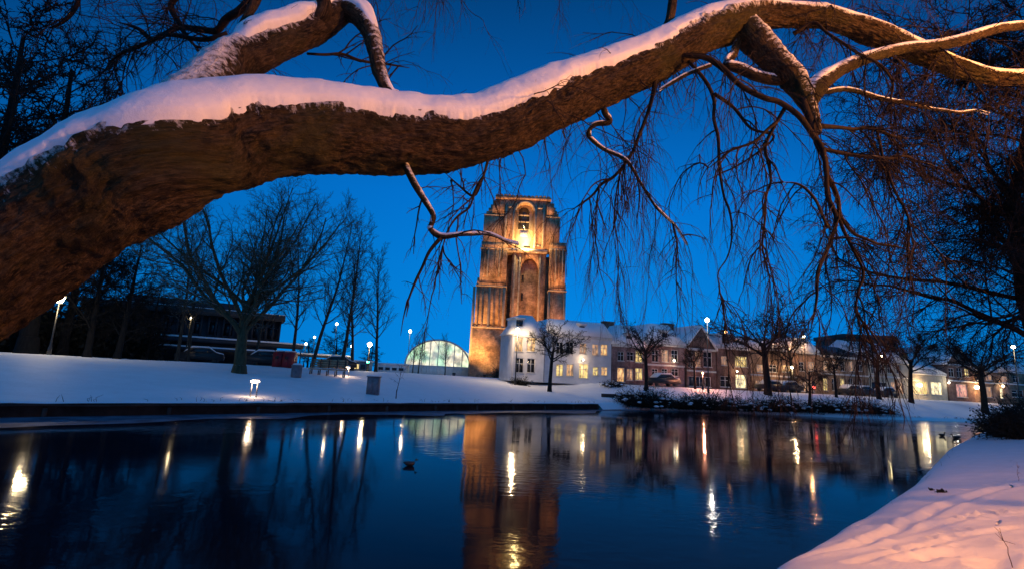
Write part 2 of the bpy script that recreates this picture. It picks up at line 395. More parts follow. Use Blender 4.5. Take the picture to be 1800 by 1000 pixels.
# ---------------------------------------------------------------- tower
TY = 94.0
def tower():
    c = at(905, 690, TY+8); base = Vector((at(911, 680, TY).x, TY, 2.6))
    T = thing('church_tower', 'tall leaning floodlit brick tower with stepped buttresses, glowing belfry niche and no spire', 'tower', base)
    def X(px, py=520): return at(px, py, TY).x
    def Z(py, px=910): return at(px, py, TY).z
    zb = 2.0; b = MB(); st = MB()
    ztop = Z(346, 920); xl, xr = X(872, 350), X(968, 352); D = 15.0
    lean = (X(915, 350)-X(911, 660))
    def lx(z): return 0
    z440 = Z(442, 925)
    cl, cr = X(897, 500), X(957, 500)
    # core walls set back
    b.box(X(850, 560), TY+3.9, zb, X(985, 560), TY+D, z440); b.box(X(897.6), TY+1.66, zb, X(957.4), TY+4, z440-.12)
    b.box(xl+.2, TY+1.2, z440, xr-.2, TY+D-1, ztop-.7)
    # left pair of buttresses, three offsets
    def butt(px0, px1, y0, z0, z1, slope=1.4, dep=3.0, mbb=b):
        x0, x1 = X(px0, 560), X(px1, 560)
        mbb.box(x0, TY+y0, z0, x1, TY+dep+y0, z1)
        mbb.prism([Vector((x0, TY+y0, z1)), Vector((x0, TY+y0+1.1, z1+slope)), Vector((x0, TY+y0+dep, z1+slope)), Vector((x0, TY+y0+dep, z1))], (x1-x0, 0, 0))
        st.box(x0-.12, TY+y0-.14, z1-.25, x1+.12, TY+y0+dep, z1+.02)
    z500 = Z(503, 855); z420 = Z(438, 860); z375 = Z(385, 875); z560 = Z(575, 850)
    butt(833, 888, -1.6, zb, z560, .8, 4); butt(835, 887, -1.3, z560+.01, z500, 1.5, 3.5)
    butt(839, 886, -1.0, z500+.1, z420, 1.5)
    def shoulder(pa, pb, pc, pd, z0, z1, z2):   # outer bottom, inner bottom, outer top, inner top
        xa, xb, xc, xd = X(pa, 400), X(pb, 400), X(pc, 400), X(pd, 400)
        b.box(min(xa, xb), TY-.1, z0, max(xa, xb), TY+4, z1)
        b.box(min(xc, xd), TY+.02, z1-.01, max(xc, xd), TY+3.8, z2)
        for q in range(3):      # weathered slope in short steps from the shoulder up to the narrower top
            xq = xa+(xc-xa)*(q+1)/4; b.box(min(xq, xd), TY+.06+.03*q, z1-.02, max(xq, xd), TY+3.7, z1+(z2-z1)*(q+1)/4.2)
        st.box(min(xa, xb)-.05, TY-.16, z1-.15, max(xa, xb), TY-.09, z1+.03)
    shoulder(850, 885, 864, 885, z420+.1, Z(378, 870), Z(353, 878))
    # chamfered angle strips in pale stone
    for pxa in (834, 861, 886): st.box(X(pxa)-.22, TY-1.5, zb, X(pxa)+.22, TY-1.2, z500-.4)
    for pxa in (845, 862, 882): st.box(X(pxa)-.2, TY-.82, z500+1.6, X(pxa)+.2, TY-.6, z420-.4)
    for k, pxa in enumerate((849, 855, 868, 875, 880)): (st if k % 2 else b).box(X(pxa)-.12, TY-1.25, z500+1.5, X(pxa)+.12, TY-.99, z420-.3)
    for k, pxa in enumerate((968, 974, 980, 986)): (st if k % 2 else b).box(X(pxa)-.12, TY-1.25, Z(512, 975)+1.6, X(pxa)+.12, TY-.99, Z(442, 975))
    for k, pxa in enumerate((842, 850, 870, 879)): b.box(X(pxa)-.14, TY-1.5, zb, X(pxa)+.14, TY-1.29, z500-.5)
    z510 = Z(512, 975); z440r = Z(440, 972); z390r = Z(392, 972)
    butt(962, 992, -1.3, zb, z510, 1.5, 3.5); butt(962, 990, -1.0, z510+.1, z440r, 1.5); shoulder(984, 960, 973, 960, z440r+.1, Z(382, 975), Z(358, 965))
    for pxa in (964, 991): st.box(X(pxa)-.2, TY-1.5, zb, X(pxa)+.2, TY-1.2, z510-.4)
    # return buttresses on the flanks
    for (px, s) in ((838, -1), (986, 1)):
        xx = X(px, 560); b.box(min(xx, xx+s*.6), TY+3.2, zb, max(xx, xx+s*.6), TY+6.4, z500-1); b.box(min(xx, xx+s*.6), TY+9.2, zb, max(xx, xx+s*.6), TY+12.4, z500-1)
    # centre bay: piers and a tall pointed blind arch
    za0 = zb; zsp = Z(478, 930); zap = Z(452, 930)
    b.box(X(897.5), TY+.5, zb, X(913), TY+1.7, z440-.1); b.box(X(945), TY+.5, zb, X(957.5), TY+1.7, z440-.1)
    st.box(X(900), TY+.2, zb, X(904), TY+.55, z440-.2); st.box(X(909.5), TY+.35, zb, X(912.8), TY+.6, z440-.2); st.box(X(946), TY+.3, zb, X(949), TY+.6, z440-.2)
    def pointed(x0, x1, z0, z1, k=10):
        xm = (x0+x1)/2; out = []
        for i in range(k+1): a = i/k; out.append((x0+(xm-x0)*(1-math.cos(a*math.pi/2))**1.0*1.0, z0+(z1-z0)*math.sin(a*math.pi/2)))
        return out+[(x0+x1-x, z) for x, z in out[::-1][1:]]
    def spandrel(mb_, x0, x1, z0, z1, zt, y0, y1, rounda=False):
        pts = pointed(x0, x1, z0, z1)
        if rounda: pts = [((x0+x1)/2-(x1-x0)/2*math.cos(a*math.pi/16), z0+(z1-z0)*math.sin(a*math.pi/16)) for a in range(17)]
        for i in range(len(pts)-1):
            a, c_ = pts[i], pts[i+1]; mb_.prism([Vector((a[0], y0, a[1])), Vector((c_[0], y0, c_[1])), Vector((c_[0], y0, zt)), Vector((a[0], y0, zt))], (0, y1-y0, 0))
    spandrel(b, X(913), X(945), zsp, zap, z440-.1, TY+.5, TY+1.65)
    # string course
    st.box(X(884, 445), TY-.15, z440-.25, X(962, 445), TY+2, z440+.25); st.box(X(886, 445), TY+.1, z440+.25, X(960, 445), TY+2, z440+.5)
    sn = MB(); sn.box(X(884, 445), TY-.13, z440+.252, X(962, 445), TY+.08, z440+.36); sn.build('snow', MT['snow_roof'], T)
    # belfry stage
    nx0, nx1 = X(906, 400), X(938, 400); ns = Z(372, 922); na = Z(358, 922)
    y0, y1 = TY-.1, TY+1.3
    b.box(X(886, 400), y0, z440+.5, nx0, y1, ztop-.7); b.box(nx1, y0, z440+.5, X(959, 400), y1, ztop-.7)
    spandrel(b, nx0, nx1, ns, na, ztop-.7, y0, y1, True)
    for q in (889, 902, 941, 955): st.box(X(q, 400)-.18, y0-.22, z440+.5, X(q, 400)+.18, y0+.05, ztop-1.6)
    for (q0, q1) in ((892, 899), (944, 952)):
        st.box(X(q0, 400), y0-.12, Z(366, 900), X(q1, 400), y0+.05, Z(366, 900)+.3); st.box(X(q0, 400), y0-.12, Z(432, 900), X(q1, 400), y0+.05, Z(432, 900)+.3)
    # parapet with a stepped top
    b.box(xl-.1, TY-.3, ztop-.7, xr+.1, TY+D-1, ztop-.1)
    for i in range(14):
        q = i/14; b.box(xl+(xr-xl)*q, TY-.25, ztop-.1, xl+(xr-xl)*(q+.055), TY+.4, ztop+.12+.15*rnd.random())
    rs = MB(); rs.box(xl, TY+.45, ztop-.1, xr, TY+D-1.1, ztop+.05); rs.build('roof', MT['snow_roof'], T)
    w = b.build('wall', MT['tower'], T); s_ = st.build('stone_trim', MT['stone'], T)
    # round arch rim, louvred opening, clock face, shields
    nb_ = MB(); nb_.box(nx0+.02, TY+1.125, z440+.5, nx1-.02, TY+1.19, na+.2); nb_.build('niche_wall', MT['niche'], T)
    op = MB(); ox0, ox1 = X(911.5, 385), X(930.5, 385); oz0 = Z(401, 921); oz1 = Z(371, 921)
    ring = MB(); prev = None
    for i in range(17):
        a = math.pi*i/16; xm = (nx0+nx1)/2; p_ = Vector((xm-(nx1-nx0)/2*1.04*math.cos(a), y0-.1, ns+(na-ns)*1.15*math.sin(a)))
        if prev: ring.tube([prev, p_], [.22, .22], 6)
        prev = p_
    ring.build('arch_rim', MT['stone'], T)
    arch = [Vector((ox0, TY+1.0, oz0)), Vector((ox1, TY+1.0, oz0))]+[Vector(((ox0+ox1)/2+(ox1-ox0)/2*math.cos(a*math.pi/10), TY+1.0, oz1+(ox1-ox0)/2*math.sin(a*math.pi/10))) for a in range(11)]
    op.prism(arch, (0, .12, 0)); lo = op.build('belfry_opening', MT['pane'], T)
    lv = MB()
    for k in (.33, .66): zz = oz0+(oz1+.6-oz0)*k; lv.box(ox0, TY+.85, zz, ox1, TY+.99, zz+.34)
    sub(lv, 'louvre', MT['stone'], lo)
    ck = MB(); ck.box(X(914, 408), TY+1.0, Z(414, 920), X(928, 408), TY+1.18, Z(404, 920)); ck.build('clock_panel', MT['white_paint'], T)
    for q in (487, 519):
        m_ = MB(); zc = Z(q, 918); m_.box(X(916), TY+1.55, zc-.7, X(919.5), TY+1.62, zc+.7); m_.build('slit_window', MT['pane'], T)
    # lights on the tower
    pl = [((X(922), TY-.9, z440+.8), 2000, (1, .70, .28), .3)]
    for q in pl: point_light(T, q[0], q[1], q[2], q[3])
    pr = MB(); pr.box(X(916), TY-1.3, z440+.45, X(928), TY-.75, z440+.65); pr.build('floodlight', MT['black_metal'], T)
    return T, X, Z, z440
T, TX, TZ, z440 = tower()
def flood(x, y, aim, power, size, label, col=(1, .52, .16)):
    z = zfar(x, y)
    t = thing('ground_floodlight', label, 'floodlight', (x, y, z), 'ground floodlights around the tower')
    b = MB(); b.box(x-.2, y-.15, z, x+.2, y+.15, z+.12); b.box(x-.25, y-.1, z+.16, x+.25, y+.12, z+.46); b.build('housing', MT['black_metal'], t)
    point_light(t, (x, y, z+.75), power, col, .15, size, aim, .8)
flood(TX(845)-3, TY-9, (TX(862), TY, 13), 24000, 75, 'black floodlight on the snow before the left buttress of the tower')
flood(TX(862), TY-5.5, (TX(868), TY, 8), 1500, 90, 'small black floodlight close to the bright foot of the tower', (1, .60, .2))
flood(TX(925), TY-14, (TX(930), TY, 18), 26000, 60, 'black floodlight behind the white house, aimed at the tower', (1, .45, .14))
flood(TX(900), TY-19, (TX(918), TY, 38), 85000, 38, 'black floodlight on the snow far before the tower, aimed high', (1, .50, .18))
flood(TX(1005), TY-8, (TX(975), TY, 24), 17000, 60, 'black floodlight at the right foot of the tower', (1, .42, .14))
# ---------------------------------------------------------------- houses
HO = Vector((-.5, 63.1, 0)); HE = Vector((.9415, .337, 0)).normalized(); HN = Vector((HE.y, -HE.x, 0))
def fac(px, py, off=0):     # pixel to facade plane: (u, z)
    d = ray(px, py); o = HO+HN*off; k = (o-CP).dot(HN)/d.dot(HN); p = CP+d*k; return (p-o).dot(HE), p.z
def Hh(u, w, z, off=0): return HO+HN*(off-w)+HE*u+Vector((0, 0, z))
def hbox(mb, u0_, u1_, w0, w1, z0, z1, off=0):
    mb.frame_box(Hh(u0_, w0, z0, off), HE*(u1_-u0_), HN*-(w1-w0), Vector((0, 0, z1-z0)))
def window(parent, r, mat, off, bars=(1, 1), fr='trim', name='window'):
    u0_, u1_, z0, z1 = r; f = MB(); t = .07
    hbox(f, u0_, u1_, .06, .14, z0, z0+t, off); hbox(f, u0_, u1_, .06, .14, z1-t, z1, off)
    hbox(f, u0_, u0_+t, .06, .14, z0+t, z1-t, off); hbox(f, u1_-t, u1_, .06, .14, z0+t, z1-t, off)
    for k in range(bars[0]): u = u0_+(u1_-u0_)*(k+1)/(bars[0]+1); hbox(f, u-.03, u+.03, .08, .13, z0+t, z1-t, off)
    for k in range(bars[1]): z = z0+(z1-z0)*(.62 if bars[1] == 1 else (k+1)/(bars[1]+1)); hbox(f, u0_+t, u1_-t, .075, .132, z-.03, z+.03, off)
    hbox(f, u0_-.06, u1_+.06, -.07, .12, z0-.07, z0-.002, off)
    w = f.build(name, MT[fr], parent)
    p_ = MB(); hbox(p_, u0_+.02, u1_-.02, .15, .17, z0+.02, z1-.02, off); sub(p_, 'pane', MT[mat], w)
    return w
whr = random.Random(12)
def house(name, label, px0, px1, eave, wall, roof, rh, wins, gz=None, depth=9.0, off=0, roofmat='snow_roof', chim=(), trim='trim', dorm=(), cornice=True, inset=1.6, cat='house', bands=()):
    pm = (px0+px1)/2; u0_, _ = fac(px0, eave, off); u1_, _ = fac(px1, eave, off); ze = fac(pm, eave, off)[1]
    gz = 2.2; base = Hh((u0_+u1_)/2, 0, gz, off)
    t = thing(name, label, cat, base)
    rs = []
    for wv in wins:
        x0, y0, x1, y1, m = wv[:5]; a, zt = fac(x0, y0, off); b_, zb_ = fac(x1, y1, off); a = max(a, u0_+.15); b_ = min(b_, u1_-.15)
        if m == 'pane' and len(wv) == 5 and px0 > 1000 and whr.random() < .32: m = whr.choice(('lit_dim', 'lit_warm', 'lit_dim', 'lit_yellow'))
        rs.append((a, b_, max(zb_, gz+.3), min(zt, ze-.15), m)+tuple(wv[5:]))
    rs = [r for r in rs if r[1]-r[0] > .25 and r[3]-r[2] > .25]
    w = MB()
    us = sorted({u0_, u1_} | {r[0] for r in rs} | {r[1] for r in rs}); zs = sorted({gz, ze} | {r[2] for r in rs} | {r[3] for r in rs})
    for i in range(len(us)-1):
        for j in range(len(zs)-1):
            uc, zc = (us[i]+us[i+1])/2, (zs[j]+zs[j+1])/2
            if any(r[0] < uc < r[1] and r[2] < zc < r[3] for r in rs): continue
            w.add([Hh(us[i], 0, zs[j], off), Hh(us[i+1], 0, zs[j], off), Hh(us[i+1], 0, zs[j+1], off), Hh(us[i], 0, zs[j+1], off)], [(0, 1, 2, 3)])
    for r in rs:
        c4 = [(r[0], r[2]), (r[1], r[2]), (r[1], r[3]), (r[0], r[3])]
        for k in range(4):
            a, b_ = c4[k], c4[(k+1) % 4]; w.add([Hh(a[0], 0, a[1], off), Hh(a[0], .3, a[1], off), Hh(b_[0], .3, b_[1], off), Hh(b_[0], 0, b_[1], off)], [(0, 1, 2, 3)])
        w.add([Hh(c[0], .3, c[1], off) for c in c4], [(0, 1, 2, 3)])
    w.add([Hh(u0_, 0, gz, off), Hh(u0_, depth, gz, off), Hh(u0_, depth, ze, off), Hh(u0_, 0, ze, off), Hh(u1_, 0, gz, off), Hh(u1_, depth, gz, off), Hh(u1_, depth, ze, off), Hh(u1_, 0, ze, off)],
          [(0, 1, 2, 3), (4, 7, 6, 5), (1, 5, 6, 2), (3, 2, 6, 7)])
    if roof == 'front':
        um = (u0_+u1_)/2; w.prism([Hh(u0_, 0, ze, off), Hh(u1_, 0, ze, off), Hh(um, 0, ze+rh, off)], HN*-depth)
    w.build('wall', MT[wall], t)
    for r in rs: window(t, r[:4], r[4], off, r[5] if len(r) > 5 else (1, 1), trim, r[6] if len(r) > 6 else 'window')
    R = MB(); o = .22
    if roof == 'hip':
        i = inset; a = [Hh(u0_-o, -o, ze+.02, off), Hh(u1_+o, -o, ze+.02, off), Hh(u1_+o, depth, ze+.02, off), Hh(u0_-o, depth, ze+.02, off)]
        b_ = [Hh(u0_+i, i*.9, ze+rh, off), Hh(u1_-i, i*.9, ze+rh, off), Hh(u1_-i, depth-i, ze+rh, off), Hh(u0_+i, depth-i, ze+rh, off)]
        R.add(a+b_, [(3, 2, 1, 0), (4, 5, 6, 7), (0, 1, 5, 4), (1, 2, 6, 5), (2, 3, 7, 6), (3, 0, 4, 7)])
    elif roof == 'gable':
        R.prism([Hh(u0_-o*.5, -o, ze+.02, off), Hh(u0_-o*.5, depth/2, ze+rh, off), Hh(u0_-o*.5, depth+o, ze+.02, off)], HE*(u1_-u0_+o))
    elif roof == 'front':
        um = (u0_+u1_)/2
        for s in (-1, 1):
            ue = um+s*((u1_-u0_)/2+.25); R.prism([Hh(ue, -.2, ze-.2, off), Hh(ue, -.2, ze+.12, off), Hh(um, -.2, ze+rh+.34, off), Hh(um, -.2, ze+rh+.03, off)], HN*-(depth+.2))
    else:
        hbox(R, u0_-.1, u1_+.1, -.1, depth, ze+.02, ze+.3+rh, off)
    ro = R.build('roof', MT[roofmat], t)
    if cornice:
        cn = MB(); hbox(cn, u0_, u1_, -.16, -.003, ze-.32, ze, off); cn.build('cornice', MT[trim], t)
    for bz in bands:
        _, zb_ = fac(pm, bz, off); cn = MB(); hbox(cn, u0_, u1_, -.07, -.003, zb_-.12, zb_+.12, off); cn.build('string_course', MT['trim'], t)
    for (cx, ctop, cw) in chim:
        uc, zc = fac(cx, ctop, off); c_ = MB(); z0_ = ze+.1; hbox(c_, uc-cw/2, uc+cw/2, depth*.35, depth*.35+.8, z0_, max(zc*1.04, ze+rh+.4), off)
        hbox(c_, uc-cw/2-.08, uc+cw/2+.08, depth*.35-.08, depth*.35+.88, max(zc*1.04, ze+rh+.4), max(zc*1.04, ze+rh+.4)+.15, off); sub(c_, 'chimney', MT['brick_dark'], ro)
    for dspec in dorm:
        x0, y0, x1, y1 = dspec; a, zt = fac(x0, y0, off); b_, zb_ = fac(x1, y1, off); zb_ = max(zb_, ze+.15)
        if zt-zb_ < .5: zt = zb_+.9
        d_ = MB(); hbox(d_, a-.15, b_+.15, .35, 3.0, zb_-.2, zt+.1, off); hbox(d_, a-.3, b_+.3, .2, 3.1, zt+.102, zt+.3, off)
        dd = sub(d_, 'dormer', MT['white_paint'], ro)
        g = MB(); hbox(g, a+.05, b_-.05, .31, .347, zb_+.05, zt-.05, off); gg = g.build('pane', MT['pane'], t); gg.parent = dd
    return t
A2 = (1, 1)
house('town_house', 'white house with tall snowy roof and two warm lit upper windows, beside the tower', 902, 958, 588, 'white_wall', 'hip', 2.5,
      [(906, 592, 919, 618, 'lit_warm'), (927, 592, 941, 618, 'lit_warm'), (906, 628, 920, 655, 'pane'), (927, 629, 940, 655, 'pane'), ], dorm=((909, 560, 921, 577),), off=.6, depth=4.5, inset=1.3)
house('town_house', 'long white plastered house with brightly lit doorway and snowy mansard roof', 959, 1075, 589, 'white_wall', 'hip', 1.9,
      [(978, 600, 990, 622, 'pane'), (995, 600, 1008, 622, 'pane'), (1019, 602, 1031, 622, 'lit_dim'), (1041, 604, 1052, 625, 'lit_dim'), (1056, 604, 1068, 625, 'lit_warm'),
       (978, 639, 990, 661, 'lit_yellow'), (996, 639, 1008, 661, 'lit_warm'), (1018, 638, 1034, 665, 'lit_yellow', (1, 1), 'door'), (1042, 644, 1052, 660, 'lit_yellow'), (1057, 644, 1068, 660, 'lit_warm')],
      dorm=((1020, 571, 1030, 583),), inset=.8, depth=9)
house('town_house', 'dark brick house with hipped snowy roof and a glowing yellow window column', 1076, 1136, 606, 'brick_purple', 'hip', 2.7,
      [(1086, 617, 1097, 634, 'pane'), (1102, 617, 1114, 634, 'pane'), (1117, 615, 1130, 637, 'lit_yellow'), (1085, 645, 1098, 671, 'lit_warm', (0, 0), 'door'), (1102, 647, 1113, 668, 'lit_dim'), (1117, 646, 1130, 668, 'lit_yellow')],
      chim=((1095, 568, 1.6),), dorm=((1103, 588, 1112, 600),), depth=10)
house('town_house', 'wine red brick house with pale window frames behind the second street tree', 1137, 1203, 604, 'brick_purple', 'hip', 2.8,
      [(1146, 614, 1158, 636, 'pane'), (1163, 614, 1175, 636, 'pane'), (1180, 614, 1192, 636, 'pane'), (1146, 647, 1157, 661, 'pane'), (1163, 647, 1174, 661, 'pane'), (1180, 647, 1193, 661, 'pane')],
      chim=((1201, 583, 1.2),), dorm=((1166, 583, 1176, 598),), bands=(642,), depth=10)
house('town_house', 'narrow brick house with tall white framed windows and a pale upper gable', 1207, 1258, 612, 'brick_dark', 'front', 3.0,
      [(1210, 617, 1218, 645, 'pane'), (1222, 617, 1232, 645, 'pane'), (1236, 617, 1252, 645, 'pane'), (1211, 660, 1250, 680, 'pane', (3, 0)), (1226, 592, 1240, 608, 'pane')], bands=(652,), chim=((1208, 580, .9),), depth=10)
house('town_house', 'brick house with white gable and two storeys of greenish yellow lit bay window', 1260, 1317, 610, 'brick_dark', 'gable', 2.4,
      [(1268, 625, 1279, 642, 'lit_dim'), (1292, 625, 1314, 645, 'lit_yellow', (2, 1)), (1293, 657, 1313, 682, 'lit_bright', (1, 1)), (1266, 660, 1285, 680, 'pane')], dorm=((1272, 588, 1284, 604),), depth=10)
house('town_house', 'orange tinted brick house half hidden behind the widest street tree', 1318, 1398, 612, 'brick_brown', 'gable', 2.0,
      [(1330, 640, 1345, 654, 'lit_dim'), (1352, 640, 1366, 654, 'pane'), (1374, 640, 1392, 654, 'pane'), (1328, 668, 1350, 684, 'pane'), (1356, 668, 1372, 684, 'lit_dim'), (1378, 670, 1394, 684, 'pane')], bands=(660,), depth=10)
house('town_house', 'rust coloured house behind the weeping street tree', 1399, 1440, 618, 'brick_brown', 'hip', 2.2,
      [(1404, 635, 1414, 652, 'pane'), (1420, 635, 1432, 652, 'lit_dim'), (1404, 668, 1432, 688, 'lit_dim', (2, 0))], depth=10, inset=1.2)
house('town_house', 'long brown brick block with a row of pale arched upper windows and dark roof', 1441, 1524, 626, 'brick_brown', 'gable', 2.0,
      [(x, 634, x+9, 652, 'lit_dim' if i % 3 == 0 else 'pane') for i, x in enumerate((1447, 1462, 1477, 1492, 1508))]+[(x, 664, x+9, 686, 'pane') for x in (1447, 1462, 1477, 1492, 1508)], roofmat='slate', depth=10, bands=(658,))
house('town_house', 'cream house with deep snowy roof over a dark garage opening', 1525, 1598, 634, 'cream', 'gable', 3.4,
      [(x, 640, x+9, 656, 'pane') for x in (1531, 1546, 1560, 1575)]+[(1532, 670, 1560, 692, 'pane', (2, 0), 'garage_door'), (1566, 670, 1590, 692, 'lit_dim', (2, 0), 'garage_door')], bands=(662,), depth=10)
house('shop', 'low shop with twin snowy gables and brightly lit yellow shop windows', 1599, 1662, 655, 'cream', 'gable', 3.0,
      [(1604, 668, 1632, 693, 'lit_yellow', (2, 0), 'shop_window'), (1636, 670, 1658, 694, 'lit_bright', (2, 0), 'shop_window')], chim=((1628, 634, .8),), depth=9, cat='shop')
house('town_house', 'dark brick gable house with pink lit ground floor panels', 1663, 1708, 640, 'brick_dark', 'front', 3.0,
      [(1667, 646, 1678, 662, 'pane'), (1681, 645, 1692, 663, 'pane'), (1695, 647, 1704, 662, 'pane'), (1664, 676, 1671, 694, 'lit_white', (0, 0)), (1680, 674, 1702, 698, 'lit_pink', (2, 0), 'door')], roofmat='snow_roof', chim=((1684, 618, 1.6),), depth=10, bands=(669,))
house('town_house', 'orange lit brick house with a bright wall lamp at its corner', 1709, 1752, 650, 'brick_brown', 'gable', 2.2,
      [(1716, 656, 1726, 668, 'pane'), (1732, 656, 1744, 668, 'lit_dim'), (1722, 678, 1745, 698, 'lit_dim', (2, 0))], depth=10, bands=(672,))
house('town_house', 'rightmost brick house of the row with an arched glowing doorway', 1753, 1850, 654, 'brick_brown', 'hip', 2.2,
      [(1760, 660, 1772, 672, 'lit_dim'), (1780, 660, 1792, 672, 'pane'), (1800, 660, 1812, 672, 'pane'), (1756, 681, 1765, 700, 'lit_bright', (0, 0), 'door'), (1778, 684, 1800, 698, 'pane')], depth=10, bands=(676,))
# big block behind the row
def backblock():
    a = at(1486, 640, 130); b_ = at(1552, 640, 135); zt = at(1520, 588, 130).z
    t = thing('apartment_block', 'flat roofed dark red block rising behind the long brown house', 'building', ((a.x+b_.x)/2, 132, 2.5))
    m = MB(); m.box(a.x, 130, 2.4, b_.x, 142, zt-1); m.build('wall', MT['brick_dark'], t)
    m = MB(); m.box(a.x-.4, 129.6, zt-1, b_.x+.4, 142.4, zt); m.build('roof', MT['dark_trim'], t)
    for k in range(7):
        m = MB(); x = a.x+1+(b_.x-a.x-2)*k/6.5; m.box(x, 129.9, zt-3.2, x+.8, 129.98, zt-1.8); m.build('window', MT['pane'], t)
backblock()
# modern building on the left
def modern():
    Y = 62; x0 = at(150, 560, Y).x; x1 = at(470, 560, Y+6).x; zt = at(300, 531, Y).z
    t = thing('office_building', 'long dark flat roofed building with rows of slim columns behind the park', 'building', ((x0+x1)/2, Y, 2.4))
    ang = Vector((x1-x0, 10, 0)).normalized(); per = Vector((-ang.y, ang.x, 0)); L = (x1-x0)/ang.x
    O = Vector((x0, Y, 0))
    def b(m, u, u2, w, w2, z, z2): m.frame_box(O+ang*u+per*w+Vector((0, 0, z)), ang*(u2-u), per*(w2-w), Vector((0, 0, z2-z)))
    m = MB(); b(m, 0, L, 0, 14, 2.2, zt-.8); m.build('wall', MT['modern'], t)
    m = MB(); b(m, -.5, L+.5, -.9, 14.5, zt-.8, zt); r_ = m.build('roof', MT['dark_trim'], t)
    m = MB(); b(m, L*.15, L*.75, 3, 10, zt+.0, zt+1.3); sub(m, 'roof_storey', MT['modern'], r_)
    m = MB(); b(m, -.5, L+.5, -.9, 14.5, zt+.002, zt+.08); sub(m, 'roof_snow', MT['snow_roof'], r_)
    for k in range(26):
        m = MB(); u = L*k/25; b(m, u-.12, u+.12, -.45, -.02, 3.9+1.8, zt-.82); m.build('column', MT['dark_column'], t)
    for k in range(12):
        m = MB(); u = L*(k+.2)/12; b(m, u, u+L*.05, -.06, -.02, 6.2, zt-1.6); m.build('window', MT['pane'], t)
    m = MB(); b(m, -2, L+3, -3.2, -.02, 5.0, 5.5); c_ = m.build('canopy', MT['modern'], t)
    m = MB(); b(m, -2, L+3, -3.3, -.02, 5.502, 5.7); sub(m, 'snow_cover', MT['snow_roof'], c_)
    m = MB(); b(m, -1, L+9, -6.2, -3.4, 4.0, 4.25); c_ = m.build('canopy', MT['modern'], t)
    m = MB(); b(m, -1, L+9, -6.3, -3.4, 4.252, 4.42); sub(m, 'snow_cover', MT['snow_roof'], c_)
modern()
# lit dome tent
def dome():
    c = at(768, 655, 98); R = (at(826, 650, 98).x-at(712, 650, 98).x)/2; z0 = zfar(c.x, 98); zt = at(765, 597, 98).z
    t = thing('dome_tent', 'white half round tent glowing green and yellow from inside, left of the tower', 'tent', (c.x, 98, z0))
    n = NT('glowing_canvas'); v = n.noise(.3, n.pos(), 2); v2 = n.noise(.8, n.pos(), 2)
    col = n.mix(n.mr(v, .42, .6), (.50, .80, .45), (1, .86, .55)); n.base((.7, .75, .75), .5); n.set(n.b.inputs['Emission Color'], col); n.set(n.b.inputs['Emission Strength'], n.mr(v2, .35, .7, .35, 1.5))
    m = MB(); vs = []; fs = []; N = 28; K = 12; Hh_ = (zt-z0-1.6)
    for j in range(K+1):
        y = 98+j*1.5
        for i in range(N+1): a = math.pi*i/N; vs.append((c.x-R*math.cos(a), y, z0+1.6+Hh_*math.sin(a)))
    for j in range(K):
        for i in range(N): fs.append((j*(N+1)+i, j*(N+1)+i+1, (j+1)*(N+1)+i+1, (j+1)*(N+1)+i))
    fs.append(tuple(range(N+1))[::-1]); m.add(vs, fs); m.build('canvas', n.m, t)
    m = MB()
    for i in range(N): a = math.pi*i/N; b_ = math.pi*(i+1)/N; m.tube([Vector((c.x-R*math.cos(q), 97.9, z0+1.6+Hh_*math.sin(q))) for q in (a, b_)], [.18, .18], 5)
    for k in range(-3, 4): x = c.x+R*k/4; hh = Hh_*math.sqrt(1-(k/4)**2); m.tube([Vector((x, 97.9, z0)), Vector((x, 97.9, z0+1.6+hh))], [.09, .09], 4)
    m.build('frame', MT['white_paint'], t)
    m = MB(); m.box(c.x-R, 97.95, z0-.2, c.x+R, 115, z0+1.6); m.build('side_wall', MT['white_paint'], t)
dome()
# low white hall and fences behind the lawn, left of the tower
def slab(name, label, cat, px0, px1, pyt, Y, mat, d=4, top=None, zb=2.2):
    a = at(px0, pyt, Y); b_ = at(px1, pyt, Y); t = thing(name, label, cat, ((a.x+b_.x)/2, Y, zb))
    zt = (a.z+b_.z)/2; m = MB(); m.box(a.x, Y, zb, b_.x, Y+d, zt); m.build('wall', MT[mat], t)
    m = MB(); m.box(a.x-.15, Y-.15, zt+.002, b_.x+.15, Y+d+.15, zt+.22); m.build('roof_snow', MT['snow_roof'], t)
    return t, a, b_, zt
for px0, px1, pt, Y, nm, lb in ((664, 712, 640, 88, 'shed', 'low pale shed with snowy roof left of the glowing dome tent'), (600, 645, 634, 92, 'pavilion', 'flat grey pavilion with lit counter behind the thin trees')):
    t, a, b_, zt = slab(nm, lb, nm, px0, px1, pt, Y, 'white_paint' if nm == 'shed' else 'grey_metal')
    for k in range(4):
        m = MB(); x = a.x+(b_.x-a.x)*(k+.15)/4; m.box(x, Y-.06, 2.9, x+(b_.x-a.x)*.17, Y-.01, zt-.5); m.build('window', MT['lit_yellow' if nm == 'pavilion' and k < 3 else 'pane'], t)
